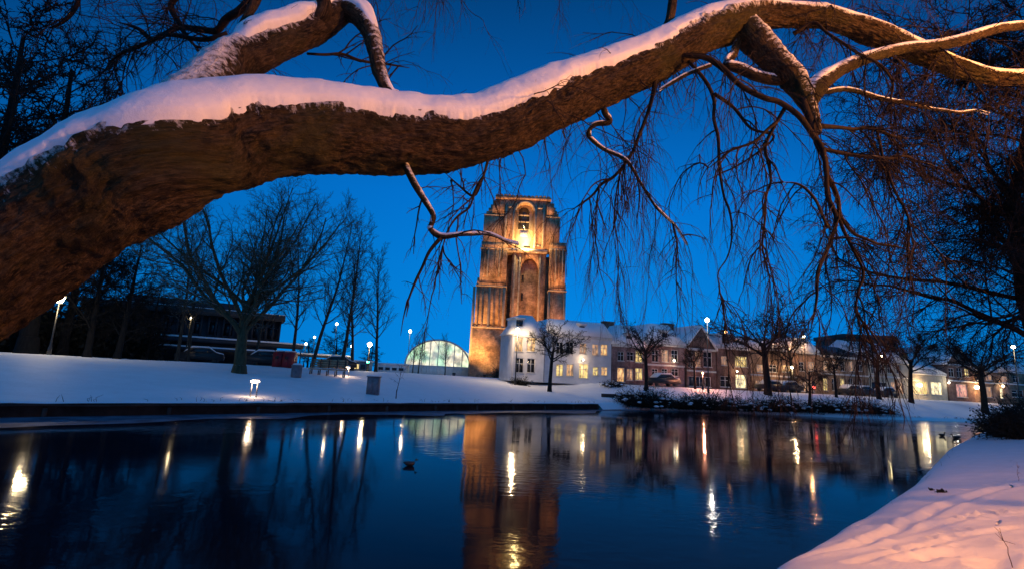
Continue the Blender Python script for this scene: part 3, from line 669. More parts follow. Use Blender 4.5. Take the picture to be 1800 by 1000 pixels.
# ---------------------------------------------------------------- street lamps
def lamp(px, py, Y, mat, power, label, kind='lantern', gx=None, R=.24, zb=None, col=(1, .74, .40), group='street lamps in the park and along the street'):
    h = at(px, py, Y); x = h.x; z0 = zfar(x, Y) if zb is None else zb
    t = thing('street_lamp', label, 'street lamp', (x, Y, z0), group); b = MB(); H = h.z-z0; rr = .05+.002*Y/10
    b.lathe((x, Y, z0), [(rr*2.2, 0), (rr*2.2, .5), (rr*1.3, .7), (rr, 1.2), (rr*.8, H-R*1.2)], 8); b.build('pole', MT['black_metal'], t)
    g = MB(); z = h.z
    if kind == 'lantern':
        g.lathe((x, Y, z), [(R*.5, -R), (R, R*.4), (R*.9, R*.6)], 10); c = MB(); c.lathe((x, Y, z), [(R*1.25, R*.62), (R*.5, R*1.2), (R*.1, R*1.5)], 10); c.build('cap', MT['black_metal'], t)
    else:
        g.lathe((x, Y, z), [(R*.2, -R), (R*.8, -R*.6), (R, 0), (R*.8, R*.6), (R*.2, R)], 12)
    g.build('lamp_glass', MT[mat], t)
    if power: point_light(t, (x, Y-R*1.6, z-R*1.1), power, col, R*.5)
    return t
lamp(106, 525, 39, 'lamp_warm', 480, 'park lamp with a bright glass lantern on a dark pole at the far left', R=.3)
lamp(650, 605, 69, 'lamp_warm', 500, 'bright warm park lamp beside the grey cabinet and thin trees', 'globe', R=.3)
lamp(721, 582, 100, 'lamp_white', 200, 'white street lamp standing left of the dome tent', 'globe', R=.3)
lamp(592, 569, 90, 'lamp_white', 60, 'small white lamp high between two thin park trees', 'globe', R=.22)
lamp(553, 592, 110, 'lamp_white', 60, 'distant white lamp against the slanted thin tree', 'globe', R=.22)
lamp(538, 604, 95, 'lamp_white', 40, 'distant low white lamp left of the slanted thin tree', 'globe', R=.22)
lamp(618, 608, 105, 'lamp_white', 40, 'distant small white lamp behind the row of thin trees', 'globe', R=.22)
lamp(336, 558, 52, 'lamp_white', 25, 'tiny pale lamp in front of the dark office building', 'globe', R=.1)
lamp(1243, 562, 64, 'lamp_white', 260, 'tall white street lamp above the narrow gabled house roof', 'globe', R=.26, col=(1, .9, .8))
lamp(910, 579, 61, 'lamp_warm', 1000, 'slim street lamp in front of the white house gable', 'globe', R=.22, col=(1, .7, .4))
lamp(1413, 592, 78, 'lamp_warm', 700, 'street lamp glowing inside the weeping street tree', 'globe', R=.2, col=(1, .5, .2))
lamp(1275, 583, 76, 'lamp_orange', 420, 'orange lamp over the white gable beside the widest street tree', 'globe', R=.25, col=(1, .45, .12))
lamp(1549, 625, 75, 'lamp_warm', 420, 'small warm lamp before the cream house roof', 'globe', R=.18)
lamp(1781, 609, 70, 'lamp_white', 300, 'white street lamp seen through the dark tree at the right edge', 'globe', R=.24)
lamp(1392, 645, 75, 'lamp_warm', 450, 'low street lamp in front of the orange tinted house', 'globe', R=.17, col=(1, .6, .3))
lamp(1235, 655, 66, 'lamp_orange', 650, 'low reddish lamp at the snowy terrace before the narrow house', 'globe', R=.1, col=(1, .35, .2))
def wall_lamp(px, py, mat, power, label, col=(1, .7, .4), R=.2):
    u, z = fac(px, py, .45); p_ = Hh(u, 0, z, .45); t = thing('wall_lamp', label, 'wall lamp', p_, 'lamps on the house fronts')
    b = MB(); b.frame_box(p_+HN*-.44+Vector((0, 0, -.04)), HE*.06, HN*.4, Vector((0, 0, .06))); b.build('bracket', MT['black_metal'], t)
    g = MB(); g.lathe(p_, [(R*.3, -R), (R, -R*.3), (R, R*.3), (R*.3, R)], 10); g.build('lamp_glass', MT[mat], t)
    point_light(t, p_+HN*.5, power, col, .1)
wall_lamp(1717, 680, 'lamp_warm', 260, 'bright wall lamp at the corner of the orange lit brick house', (1, .55, .22), .32)
wall_lamp(1185, 633, 'lamp_white', 30, 'small white wall lamp on the wine red brick house', R=.14)
wall_lamp(1025, 632, 'lamp_warm', 60, 'wall lamp above the lit doorway of the white house', R=.1)
wall_lamp(1763, 678, 'lamp_warm', 60, 'wall lamp above the glowing doorway of the rightmost house', (1, .6, .3), .18)
wall_lamp(1296, 652, 'lamp_warm', 40, 'wall lamp between the greenish yellow windows', (1, .6, .3), .12)
wall_lamp(1668, 672, 'lamp_white', 60, 'pale wall lamp on the dark brick gable house', (1, .9, .7), .14)
wall_lamp(1617, 676, 'lamp_warm', 260, 'bright wall lamp on the shop front', R=.3)
# bollard lamp, cabinet, bin, bench, containers on the lawn
def lawn_lamp(px, py, pt_, label, sc):
    p_ = on_far(px, py); H = at(px, pt_, p_.y).z-p_.z
    t = thing('path_light', label, 'lamp', p_, 'low lamps on the lawn')
    b = MB(); w = .16
    for s in (-1, 1): b.box(p_.x+s*w-.025, p_.y-.03, p_.z-.05, p_.x+s*w+.025, p_.y+.03, p_.z+H-.1)
    b.build('legs', MT['grey_metal'], t)
    g = MB(); g.lathe((p_.x, p_.y, p_.z+H-.08), [(.12, -.05), (.24, 0), (.24, .06), (.14, .11)], 12); g.build('lamp_glass', MT['lamp_soft'], t)
    s = MB(); s.lathe((p_.x, p_.y, p_.z+H+.035), [(.28, 0), (.27, .07), (.12, .14)], 12); s.build('snow_cap', MT['snow_roof'], t)
    point_light(t, (p_.x, p_.y-.1, p_.z+H-.25), 42*sc, (1, .62, .36), .08)
lawn_lamp(445, 697, 668, 'low lit lawn lamp with a snow covered cap on two thin legs', 1)
lawn_lamp(609, 661, 645, 'small lit lawn lamp at the right end of the long bench', 1)
def cabinet():
    p_ = on_far(654, 693); a = at(643, 693, p_.y); b_ = at(664, 693, p_.y); H = at(654, 660, p_.y).z-p_.z
    t = thing('utility_cabinet', 'grey upright utility cabinet on the snow near the quay', 'cabinet', p_)
    m = MB(); m.box(a.x, p_.y, p_.z-.1, b_.x, p_.y+.45, p_.z+H-.08); m.build('body', MT['grey_metal'], t)
    m = MB(); m.box(a.x+.04, p_.y-.025, p_.z+.08, (a.x+b_.x)/2-.01, p_.y-.003, p_.z+H-.18); m.box((a.x+b_.x)/2+.01, p_.y-.025, p_.z+.08, b_.x-.04, p_.y-.003, p_.z+H-.18); m.build('door', MT['grey_metal'], t)
    m = MB(); m.box(a.x-.05, p_.y-.05, p_.z+H-.078, b_.x+.05, p_.y+.5, p_.z+H-.03); m.build('lid', MT['grey_metal'], t)
    m = MB(); m.box(a.x-.04, p_.y-.04, p_.z+H-.028, b_.x+.04, p_.y+.49, p_.z+H+.05); m.build('snow_cap', MT['snow_roof'], t)
cabinet()
def litter_bin():
    p_ = on_far(520, 663); R = (at(529, 655, p_.y).x-at(511, 655, p_.y).x)/2; H = at(520, 640, p_.y).z-p_.z
    t = thing('litter_bin', 'round grey litter bin beside the wooden bench on the lawn', 'litter bin', p_)
    m = MB(); m.lathe(p_, [(R*.85, -.1), (R, .1), (R, H*.85), (R*1.08, H*.87), (R*1.08, H*.95), (R*.9, H*.97)], 14); m.build('body', MT['grey_metal'], t)
    m = MB(); m.lathe(p_+Vector((0, 0, H*.972)), [(R*.9, 0), (R*.8, .08), (R*.3, .14)], 12); m.build('snow_cap', MT['snow_roof'], t)
    m = MB(); x = p_.x-R*.1; m.tube([Vector((x, p_.y+.5, p_.z)), Vector((x, p_.y+.5, p_.z+H+1.1))], [.05, .05], 6); m.build('post', MT['black_metal'], t)
litter_bin()
def bench():
    p_ = on_far(572, 660); a = at(541, 655, p_.y).x; b_ = at(606, 655, p_.y).x; y = p_.y; z = p_.z
    t = thing('park_bench', 'very long wooden bench dusted with snow beside the litter bin', 'bench', p_)
    L = b_-a; m = MB()
    for k in range(4): m.box(a, y+.02+k*.13, z+.50, b_, y+.12+k*.13, z+.60)
    s = m.build('seat', MT['wood'], t)
    m = MB()
    for k in range(4): m.box(a, y+.56+k*.03, z+.66+k*.2, b_, y+.60+k*.03, z+.82+k*.2)
    m.build('backrest', MT['wood'], t)
    m = MB(); m.box(a+.05, y+.1, z+.603, b_-.05, y+.5, z+.64); sub(m, 'snow_cover', MT['snow_roof'], s)
    for k in range(5):
        m = MB(); x = a+.15+(L-.3)*k/4; m.box(x-.04, y+.05, z-.1, x+.04, y+.12, z+.455); m.box(x-.04, y+.45, z-.1, x+.04, y+.53, z+1.45); m.build('leg', MT['black_metal'], t)
bench()
def containers():
    p_ = far_at(494, 50)
    for i, (x0, x1) in enumerate(((478, 493), (495, 510))):
        a = at(x0, 640, 50).x; b_ = at(x1, 640, 50).x; zt = at(494, 617, 50).z; z = zfar(a, 50)
        t = thing('recycling_container', ('left', 'right')[i]+' one of two dark red recycling containers behind the big park tree', 'container', ((a+b_)/2, 50, z), 'red recycling containers')
        m = MB(); m.box(a, 50, z-.1, b_, 51.6, zt-.15); m.prism([Vector((a, 50.0, zt-.149)), Vector((a, 50.3, zt)), Vector((a, 51.3, zt)), Vector((a, 51.6, zt-.149))], (b_-a, 0, 0)); m.build('body', MT['red_box'], t)
        m = MB(); m.box(a+.1, 50.2, zt+.002, b_-.1, 51.4, zt+.12); m.build('snow_cap', MT['snow_roof'], t)
        m = MB(); m.box(a+.25, 49.94, zt-.7, b_-.25, 49.99, zt-.45); m.build('slot', MT['black_metal'], t)
containers()
def traffic_light(px, py, Y, mat, label):
    h = at(px, py, Y); z0 = zfar(h.x, Y); t = thing('traffic_light', label, 'traffic light', (h.x, Y, z0))
    m = MB(); m.tube([Vector((h.x, Y, z0)), Vector((h.x, Y, h.z+.6))], [.08, .08], 6); m.build('pole', MT['black_metal'], t)
    m = MB(); m.box(h.x-.18, Y-.3, h.z-.35, h.x+.18, Y-.1, h.z+.75); m.build('housing', MT['black_metal'], t)
    m = MB(); m.lathe((h.x, Y-.36, h.z), [(.05, -.16), (.17, -.08), (.17, .08), (.05, .16)], 10); m.build('signal_lens', MT[mat], t)
traffic_light(648, 636, 72, 'lamp_green', 'traffic light showing green below the bright park lamp')
traffic_light(1428, 680, 70, 'lamp_red', 'traffic light showing red near the weeping street tree')
# parked cars under snow
def make_car():
    t = thing('parked_car', 'dark parked car under snow', 'car', (0, 0, 0), 'snow covered parked cars')
    prof = [(-2.1, .35), (-2.15, .75), (-2.0, .92), (-1.35, .98), (-.75, 1.42), (.75, 1.46), (1.35, 1.05), (2.05, .9), (2.15, .6), (2.1, .35)]
    m = MB(); m.prism([Vector((x, -.8, z)) for x, z in prof[::-1]], (0, 1.6, 0)); body = m.build('body', MT['black_metal'], t)
    m = MB(); m.prism([Vector((x, -.815, z)) for x, z in [(.62, 1.36), (1.15, 1.06), (-1.1, 1.02), (-.65, 1.34)]], (0, .012, 0)); m.prism([Vector((x, .803, z)) for x, z in [(.62, 1.36), (1.15, 1.06), (-1.1, 1.02), (-.65, 1.34)]], (0, .012, 0)); m.build('window', MT['pane'], t)
    m = MB(); m.prism([Vector((x, -.72, z)) for x, z in [(-1.4, 1.0), (-1.3, 1.16), (-.7, 1.62), (.7, 1.64), (1.3, 1.2), (1.38, 1.08), (.72, 1.48), (-.74, 1.44)]][::-1], (0, 1.44, 0)); m.prism([Vector((x, -.7, z)) for x, z in [(1.4, 1.055), (1.4, 1.15), (2.0, 1.02), (2.05, .92)]][::-1], (0, 1.4, 0)); m.build('snow_cover', MT['snow_roof'], t)
    for sx in (-1.35, 1.35):
        for sy in (-.78, .6):
            m = MB(); n_ = 14
            m.prism([Vector((sx+.33*math.cos(2*math.pi*k/n_), sy, .33+.33*math.sin(2*math.pi*k/n_))) for k in range(n_)], (0, .19, 0)); m.build('wheel', MT['black_metal'], t)
    return t
car = make_car(); cl = [(592, 60, .3, 'dark parked car under snow behind the long wooden bench'), (350, 53, .45, 'snow covered car parked left of the big park tree'), (465, 54, .4, 'snow covered car parked left of the red containers'),
    (1165, 66, .35, 'snow covered car in front of the wine red brick house'), (1355, 73, .35, 'snow covered car below the widest street tree'), (1495, 78, .35, 'snow covered car before the long brown block'), (1516, 79, .35, 'second snow covered car before the long brown block'), (1556, 81, .35, 'snow covered car at the dark garage opening'), (1385, 74, .35, 'snow covered car beside the weeping street tree')]
for i, (px, Y, a, lb) in enumerate(cl):
    p_ = far_at(px, Y)
    if i == 0: car.location = p_; car.rotation_euler = (0, 0, a); car['label'] = lb
    else: dup(car, p_, a, 1, lb)
# ---------------------------------------------------------------- trees
UP = Vector((0, 0, 1))
def rv(r=rnd): return Vector((r.gauss(0, 1), r.gauss(0, 1), r.gauss(0, 1)))
def grow(out, p, d, L, r, lv, P, rg):
    sp = P[lv]; ns = sp['seg']; pts = [p.copy()]; rad = [r]; ds = [d.copy()]; stp = L/ns; te = sp.get('end', .25)
    for i in range(ns):
        d = (d+rv(rg)*sp['wander']+UP*sp['trop']).normalized(); p = p+d*stp; pts.append(p.copy()); ds.append(d.copy()); rad.append(r*(1-(1-te)*(i+1)/ns))
    out[min(lv, len(out)-1)].tube(pts, rad, sp.get('sides', 3))
    if lv+1 >= len(P): return
    nx = P[lv+1]; n_ = sp['n']; az = rg.random()*6.28
    for k in range(n_):
        t = sp['start']+(1-sp['start'])*(k+rg.random())/n_; x = t*ns; i = min(int(x), ns-1); fr = x-i
        q = pts[i].lerp(pts[i+1], fr); dd = ds[i+1]; az += 2.4+rg.uniform(-.5, .5)
        a = dd.cross(UP if abs(dd.z) < .95 else Vector((1, 0, 0))).normalized(); b = dd.cross(a)
        sd = a*math.cos(az)+b*math.sin(az); ang = math.radians(sp['ang']+rg.uniform(-1, 1)*sp.get('av', 12))
        nd_ = (dd*math.cos(ang)+sd*math.sin(ang)).normalized()
        ln = L*sp['lr']*(1-sp.get('taper', .5)*t)*rg.uniform(.75, 1.2); rr = max(sp.get('rmin', .006), (rad[i]*(1-fr)+rad[i+1]*fr)*sp['rr'])
        grow(out, q, nd_, ln, rr, lv+1, P, rg)
def tree(name, label, cat, p_, P, H, r, seed, mats, group=None, d=UP, part2='crown'):
    rg = random.Random(seed); t = thing(name, label, cat, p_, group); a, b = MB(), MB()
    a.lathe(Vector(p_)-Vector((0, 0, .25)), [(r*1.5, 0), (r*1.2, .3), (r*1.02, .8), (r*.8, .85)], 10)
    grow([a, b], Vector(p_), Vector(d).normalized(), H, r, 0, P, rg)
    a.build('trunk', mats[0], t); b.build(part2, mats[1], t); return t
ROUND = [dict(seg=6, wander=.04, trop=.1, n=14, start=.45, ang=38, lr=2.15, rr=.55, taper=.02, sides=10, end=.5),
         dict(seg=10, wander=.12, trop=.07, n=16, start=.12, ang=42, lr=.42, rr=.5, sides=6, end=.25),
         dict(seg=7, wander=.16, trop=.04, n=11, start=.12, ang=42, lr=.52, rr=.55, sides=4, rmin=.018),
         dict(seg=5, wander=.2, trop=.02, n=6, start=.1, ang=40, lr=.5, rr=.65, rmin=.012),
         dict(seg=4, wander=.25, trop=.0, n=0, start=0, ang=0, lr=0, rr=0)]
# the big park tree
pt = on_far(420, 655)
hp = at(420, 315, pt.y).z-pt.z
tree('park_tree', 'big bare park tree with wide spreading crown and mossy trunk on the snowy lawn', 'tree', pt, ROUND, hp*.36, .42*pt.y/36, 11, (MT['bark_park'], MT['bark_park']))
THIN = [dict(seg=10, wander=.035, trop=.06, n=34, start=.25, ang=50, lr=.30, rr=.4, taper=.55, sides=6, end=.15),
        dict(seg=6, wander=.12, trop=.12, n=7, start=.15, ang=38, lr=.5, rr=.55, sides=4, rmin=.024),
        dict(seg=4, wander=.18, trop=.06, n=7, start=.1, ang=38, lr=.55, rr=.6, rmin=.012),
        dict(seg=3, wander=.2, trop=.03, n=0, start=0, ang=0, lr=0, rr=0)]
p0 = far_at(548, 52)
thin = tree('thin_tree', 'slanted thin bare tree directly behind the wooden bench', 'tree', p0, THIN, 15, .2, 3, (MT['bark_far'], MT['bark_far']), 'row of thin bare park trees', d=(.12, 0, 1))
p1 = far_at(660, 62)
thin2 = tree('thin_tree', 'thin bare tree beside the bright warm park lamp', 'tree', p1, THIN, 14, .2, 5, (MT['bark_far'], MT['bark_far']), 'row of thin bare park trees', d=(.04, 0, 1))
for px, Y, top, src, rz, lb in ((512, 55, 420, thin2, 1.2, 'thin bare tree right of the red containers'), (600, 57, 400, thin2, 2.6, 'thin bare tree behind the right half of the long bench'), (619, 64, 440, thin, 2.2, 'thin bare tree just right of the bench end'),
                                (448, 60, 430, thin2, 4.0, 'thin bare tree behind the big park tree'), (310, 50, 400, thin, 5.0, 'left one of two thin trees before the office building'), (330, 52, 430, thin2, 5.6, 'right one of two thin trees before the office building'),
                                (735, 96, 575, thin2, 3.3, 'small thin tree in front of the glowing dome tent'), (782, 94, 590, thin2, .3, 'small thin tree before the right half of the dome tent'), (725, 97, 590, thin, 1.3, 'small thin tree at the left end of the dome tent')):
    q = far_at(px, Y); h = at(px, top, Y).z-q.z; s = h/(15.0 if src is thin else 14.2); dup(src, q, rz, s, lb)
# dark dense trees on the left
DENSE = [dict(seg=8, wander=.04, trop=.06, n=22, start=.12, ang=62, lr=.45, rr=.4, taper=.45, sides=8, end=.2),
         dict(seg=7, wander=.13, trop=.05, n=9, start=.15, ang=45, lr=.5, rr=.55, sides=4, rmin=.03),
         dict(seg=5, wander=.2, trop=.0, n=9, start=.1, ang=45, lr=.5, rr=.6, rmin=.022),
         dict(seg=4, wander=.25, trop=-.03, n=5, start=.05, ang=45, lr=.6, rr=.6, rmin=.016),
         dict(seg=3, wander=.3, trop=-.05, n=0, start=0, ang=0, lr=0, rr=0)]
q = far_at(205, 47)
dk = tree('dark_tree', 'dense dark tree at the left end of the office building', 'tree', q, DENSE, 10.5, .28, 21, (MT['bark_dark'], MT['bark_dark']), 'dense dark trees on the left')
for px, Y, top, rz, lb in ((152, 46, 400, 1.0, 'dense dark tree right of the left park lamp'), (45, 45, 110, 2.0, 'tallest dense dark tree behind the left end of the snowy limb'), (-60, 42, 60, 3.1, 'dense dark tree at the left picture edge'), (108, 49, 330, 4.3, 'dense dark tree straight behind the left park lamp'), (255, 56, 500, 5.3, 'low dense dark tree before the office building')):
    q = far_at(px, Y); h = at(px, top, Y).z-q.z; dup(dk, q, rz, h/10.8, lb)
# far treeline behind the thin trees
for px, Y, top, rz, sx, lb in ((590, 140, 585, 2, 1.5, 'far round dark tree crown on the horizon behind the bench'), (540, 150, 600, 1, 1.6, 'far low dark tree crown left of the distant round one'), (650, 150, 610, 4, 1.5, 'far low tree crown behind the bright park lamp')):
    q = far_at(px, Y); h = at(px, top, Y).z-q.z; dup(dk, q, rz, (h/10.8*sx, h/10.8*sx, h/10.8), lb, 'far trees on the horizon')
# street trees before the houses
STREET = [dict(seg=4, wander=.04, trop=.1, n=8, start=.7, ang=45, lr=.95, rr=.5, taper=.1, sides=8, end=.7),
          dict(seg=6, wander=.13, trop=.04, n=10, start=.15, ang=40, lr=.5, rr=.5, sides=5, rmin=.03),
          dict(seg=5, wander=.18, trop=.03, n=7, start=.1, ang=38, lr=.5, rr=.6, rmin=.016),
          dict(seg=4, wander=.2, trop=.0, n=6, start=.1, ang=35, lr=.6, rr=.6, rmin=.018),
          dict(seg=3, wander=.25, trop=.0, n=0, start=0, ang=0, lr=0, rr=0)]
q = far_at(966, 57)
st1 = tree('street_tree', 'bare street tree with dark umbrella crown in front of the white houses', 'tree', q, STREET, 4.3, .22, 31, (MT['bark_dark'], MT['bark_dark']), 'bare trees along the canal street')
HT = 7.6
for px, Y, top, wf, rz, lb in ((1136, 62, 560, 1.0, 1.1, 'bare street tree between the two brick houses with hipped snowy roofs'), (1222, 66, 600, .8, 2.0, 'small bare tree before the narrow gabled house'), (1350, 66, 535, 1.35, 3.0, 'widest bare street tree hiding the orange tinted house'),
                               (1545, 70, 585, 1.0, 4.0, 'bare street tree at the left end of the cream house'), (1602, 71, 575, 1.0, 5.0, 'bare street tree between cream house and shop'), (1732, 76, 585, 1.3, .4, 'bare street tree before the bright corner wall lamp'), (1470, 68, 600, .8, .9, 'small bare tree before the long brown block'), (1395, 76, 560, .9, 2.2, 'bare tree left of the weeping street tree')):
    q = far_at(px, Y); h = at(px, top, Y).z-q.z; dup(st1, q, rz, (h/HT*wf, h/HT*wf, h/HT), lb)
WEEP = [dict(seg=5, wander=.06, trop=.1, n=10, start=.45, ang=45, lr=.7, rr=.5, taper=.2, sides=8, end=.4),
        dict(seg=8, wander=.12, trop=-.08, n=10, start=.2, ang=40, lr=.6, rr=.5, sides=4, rmin=.025),
        dict(seg=6, wander=.12, trop=-.22, n=7, start=.1, ang=35, lr=.55, rr=.6, rmin=.015),
        dict(seg=5, wander=.12, trop=-.3, n=0, start=0, ang=0, lr=0, rr=0)]
q = far_at(1424, 60)
tree('weeping_tree', 'reddish lit weeping tree on the street bank right of the widest street tree', 'tree', q, WEEP, 4.5, .2, 41, (MT['twig'], MT['twig']))
# sapling by the cabinet
q = on_far(696, 700)
SAP = [dict(seg=6, wander=.08, trop=.05, n=7, start=.4, ang=45, lr=.5, rr=.6, sides=5, end=.3), dict(seg=4, wander=.2, trop=.0, n=3, start=.2, ang=40, lr=.5, rr=.6, rmin=.012), dict(seg=3, wander=.2, trop=-.1, n=0, start=0, ang=0, lr=0, rr=0)]
tree('sapling', 'thin young tree on the snow right of the grey cabinet', 'tree', q, SAP, at(696, 640, q.y).z-q.z, .03, 51, (MT['reed'], MT['reed']))
# ---------------------------------------------------------------- shrubs on the far right bank
def shrub(name, p_, R, H, label, seed, n=260, mat='hedge', snow=True, group='snowy shrubs on the street bank', leaf=1.0):
    rg = random.Random(seed); t = thing(name, label, 'shrub', p_, group); a = MB(); s = MB()
    for k in range(n):
        th = rg.random()*6.28; rr = R*math.sqrt(rg.random()); q = p_+Vector((rr*math.cos(th)*.6, rr*math.sin(th)*.6, -.1)); d = Vector((math.cos(th)*rr/R*.9, math.sin(th)*rr/R*.9, .9)).normalized(); L = H*rg.uniform(.7, 1.25); pts = [q]; rd = [.025]
        for i in range(5): d = (d+rv(rg)*.22-UP*.10).normalized(); q = q+d*L/5; pts.append(q); rd.append(.025*(1-.13*(i+1)))
        a.tube(pts, rd, 3)
        for _ in range(3):
            i = rg.randint(1, 4); d2 = (d+rv(rg)*.6).normalized(); a.tube([pts[i], pts[i]+d2*L*.15, pts[i]+d2*L*.28-UP*.05], [.014, .012, .008], 3)
        for i in range(5):    # small leaf-like blades fill the body
            c = pts[rg.randint(1, 5)]+rv(rg)*.09*leaf; e1 = rv(rg).normalized()*.08*leaf; e2 = rv(rg).normalized()*.05*leaf; a.add([c-e1, c+e2, c+e1, c-e2], [(0, 1, 2, 3)])
        if snow and k % 5 == 0 and fbm(p_.x+c.x*.9, c.y*.9) > -.15:
            c = pts[-2]+Vector((0, 0, .03)); e = rg.uniform(.07, .3)
            s.lathe(c-Vector((0, 0, e*.3)), [(e*.5, 0), (e*rg.uniform(.9, 1.1), e*.3), (e*.7, e*.6), (e*.2, e*.75)], 7)
    a.build('branches', MT[mat], t)
    if snow: s.build('snow', MT['snow_roof'], t, smooth=True)
    return t
shl = ['at the end of the quay wall', 'below the second street tree', 'below the wine red brick house', 'below the reddish lamp', 'below the narrow gabled house', 'below the greenish lit bay window', 'left of the widest street tree', 'under the widest street tree', 'right of the widest street tree', 'below the weeping tree', 'below the red traffic light', 'at the water before the brown block', 'below the long brown block', 'before the right end of the brown block', 'at the stepped landing']
for i, px in enumerate([1115, 1150, 1185, 1212, 1240, 1270, 1298, 1328, 1358, 1390, 1420, 1450, 1482, 1512, 1545]):
    d = ray(px, 718+ (px-1100)*.016); k = None; Y = 50
    p_ = on_far(px, 716+(px-1100)*.02)
    if p_ is None: continue
    shrub('shrub', p_+Vector((0, 0, .0)), rnd.uniform(1.2, 2.4), rnd.uniform(.9, 2.1), 'dark shrub with snow tufts '+shl[i], 100+i)
for i, (px, py, lb) in enumerate(((1050, 668, 'dark snowless shrub heap in front of the right end of the white house'), (1078, 678, 'low shrub heap on the slope below the dark brick house'), (1030, 664, 'small shrub heap below the round lit doorway'))):
    p_ = on_far(px, py)
    if p_ is not None: shrub('shrub', p_, 1.6, .8, lb, 140+i, 130)
for i, (px, Y, R_, H_, lb) in enumerate(((30, 50, 3.5, 4.2, 'big dark evergreen bush at the left edge behind the lawn'), (75, 52, 3.2, 4.6, 'big dark evergreen bush behind the left park lamp'), (120, 54, 3.4, 5.4, 'tall dark evergreen bush right of the left park lamp'), (165, 55, 3.4, 5.0, 'dark evergreen bush left of the canopy'), (205, 57, 2.6, 3.4, 'low dark evergreen bush at the canopy end'))):
    shrub('evergreen_bush', far_at(px, Y), R_, H_, lb, 170+i, 520, snow=False, group='dark evergreen bushes on the left', leaf=3.2)
shrub('shrub', far_at(880, 86), 1.6, 2.2, 'dark shrub at the foot of the tower beside the white house', 150, 120, snow=False)
shrub('shrub', far_at(916, 62), 1.0, 1.1, 'dark shrub below the left lower window of the white house', 151, 100, snow=False)
# bushes at the right edge on the near bank
for i, (x, y, R, H, lb) in enumerate(((36.5, 36.5, 2.2, 2.2, 'dark bare thicket at the right edge of the near bank'), (33.5, 33.5, 1.8, 1.5, 'lower dark thicket nearest the water at the right edge'), (40.5, 39.5, 2.4, 2.6, 'tall dark thicket behind the others at the right edge'), (25.2, 25.8, .9, 1.1, 'dark thicket hiding the foot of the huge bank tree'), (26.9, 28.4, 1.1, 1.4, 'dark thicket just left of the huge bank tree'))):
    shrub('shrub', Vector((x, y, znear(x, y, False))), R, H, lb, 160+i, 330, snow=False, group='bare thickets on the near bank')
# dead grass poking through the snow at both water edges
m = MB(); rgg = random.Random(5)
for p in qd:
    if not (0 < p.y < 72): continue
    for k in range(14 if p.x > 8 else 7):
        x, y = p.x+rgg.uniform(-.9, .9), p.y+rgg.uniform(-.5, .5); t_, _ = polyT(Q, x, y)
        if t_ < .03 or fbm(x*.5, y*.5) < -.05: continue
        b_ = Vector((x, y, zfar(x, y)-.03)); hh = rgg.uniform(.08, .32)*math.exp(-t_*.9)+.03
        m.tube([b_, b_+Vector((rgg.gauss(0, .04), rgg.gauss(0, .04), hh*.6)), b_+Vector((rgg.gauss(0, .12), rgg.gauss(0, .12), hh))], [.012, .009, .004], 3)
for k in range(120):
    i = rgg.randrange(len(nd)); p = nd[i]
    if not (9 < p.y < 36): continue
    x, y = p.x+.72*rgg.uniform(.02, .5), p.y-.69*rgg.uniform(.02, .5); b_ = Vector((x, y, znear(x, y, False)-.04))
    m.tube([b_, b_+Vector((rgg.gauss(0, .02), rgg.gauss(0, .02), .08)), b_+Vector((rgg.gauss(0, .05), rgg.gauss(0, .05), rgg.uniform(.1, .2)))], [.004, .003, .0015], 3)
g_ = m.build('grass', MT['reed']); tag(g_, 'dead grass blades poking through the snow along the water edges', 'grass'); g_['kind'] = 'stuff'
# low wall and steps between quay and street
m = MB(); a = on_far(1058, 697); b_ = on_far(1135, 700)
if a and b_:
    d = (b_-a); m.frame_box(a-Vector((0, 0, .5)), d, Vector((0, .4, 0)), Vector((0, 0, .85))); tag(m.build('garden_wall', MT['quay']), 'dark low wall on the slope below the dark brick house', 'wall')
# ---------------------------------------------------------------- big tree at the right edge
q = Vector((24.4, 24.6, .9))
pr = at(1860, 735, 25.0); q = Vector((pr.x, 25.0, znear(pr.x, 25.0, False)))
BIG = [dict(seg=12, wander=.09, trop=.09, n=34, start=.2, ang=58, lr=.56, rr=.40, taper=.40, sides=12, end=.15, av=30),
       dict(seg=10, wander=.22, trop=-.015, n=16, start=.08, ang=50, lr=.50, rr=.5, sides=6, rmin=.034),
       dict(seg=7, wander=.2, trop=-.04, n=10, start=.1, ang=45, lr=.5, rr=.55, sides=4, rmin=.02),
       dict(seg=5, wander=.24, trop=-.1, n=9, start=.05, ang=42, lr=.6, rr=.6, rmin=.015),
       dict(seg=4, wander=.25, trop=-.12, n=0, start=0, ang=0, lr=0, rr=0)]
tree('bank_tree', 'huge bare tree with tangled drooping branches at the right edge on the near bank', 'tree', q, BIG, 20, .42, 61, (MT['bark_right'], MT['bark_right']))
# ---------------------------------------------------------------- the foreground tree
n = NT('limb_bark'); at_ = n.n('ShaderNodeAttribute'); at_.attribute_name = 'lc'
lc = at_.outputs['Vector']; sp = n.n('ShaderNodeSeparateXYZ', {0: lc})
g1 = n.noise(1.0, n.scale(lc, (5, 0, 16)), 7, .7, .5); g2 = n.noise(1.0, n.scale(lc, (16, 0, 60)), 5, .7); g3 = n.noise(1.2, n.pos(), 3)
col = n.mix(n.mr(g1, .40, .60), (.006, .004, .003), (.052, .031, .016)); col = n.mix(n.mr(g2, .46, .60, 0, .65), col, (.12, .08, .042))
col = n.mix(n.mr(g3, .48, .64, 0, .65), col, (.045, .042, .012)); col = n.mix(n.mr(n.noise(3.1, n.pos(), 5, .7), .52, .66, 0, .8), col, (.010, .007, .005))
dust = n.math('ADD', sp.outputs[1], n.math('MULTIPLY', n.math('SUBTRACT', n.noise(1.0, n.scale(lc, (28, 0, 14)), 5, .7), .5), 1.5))
col = n.mix(n.mr(dust, .20, .50), col, (.8, .79, .8))
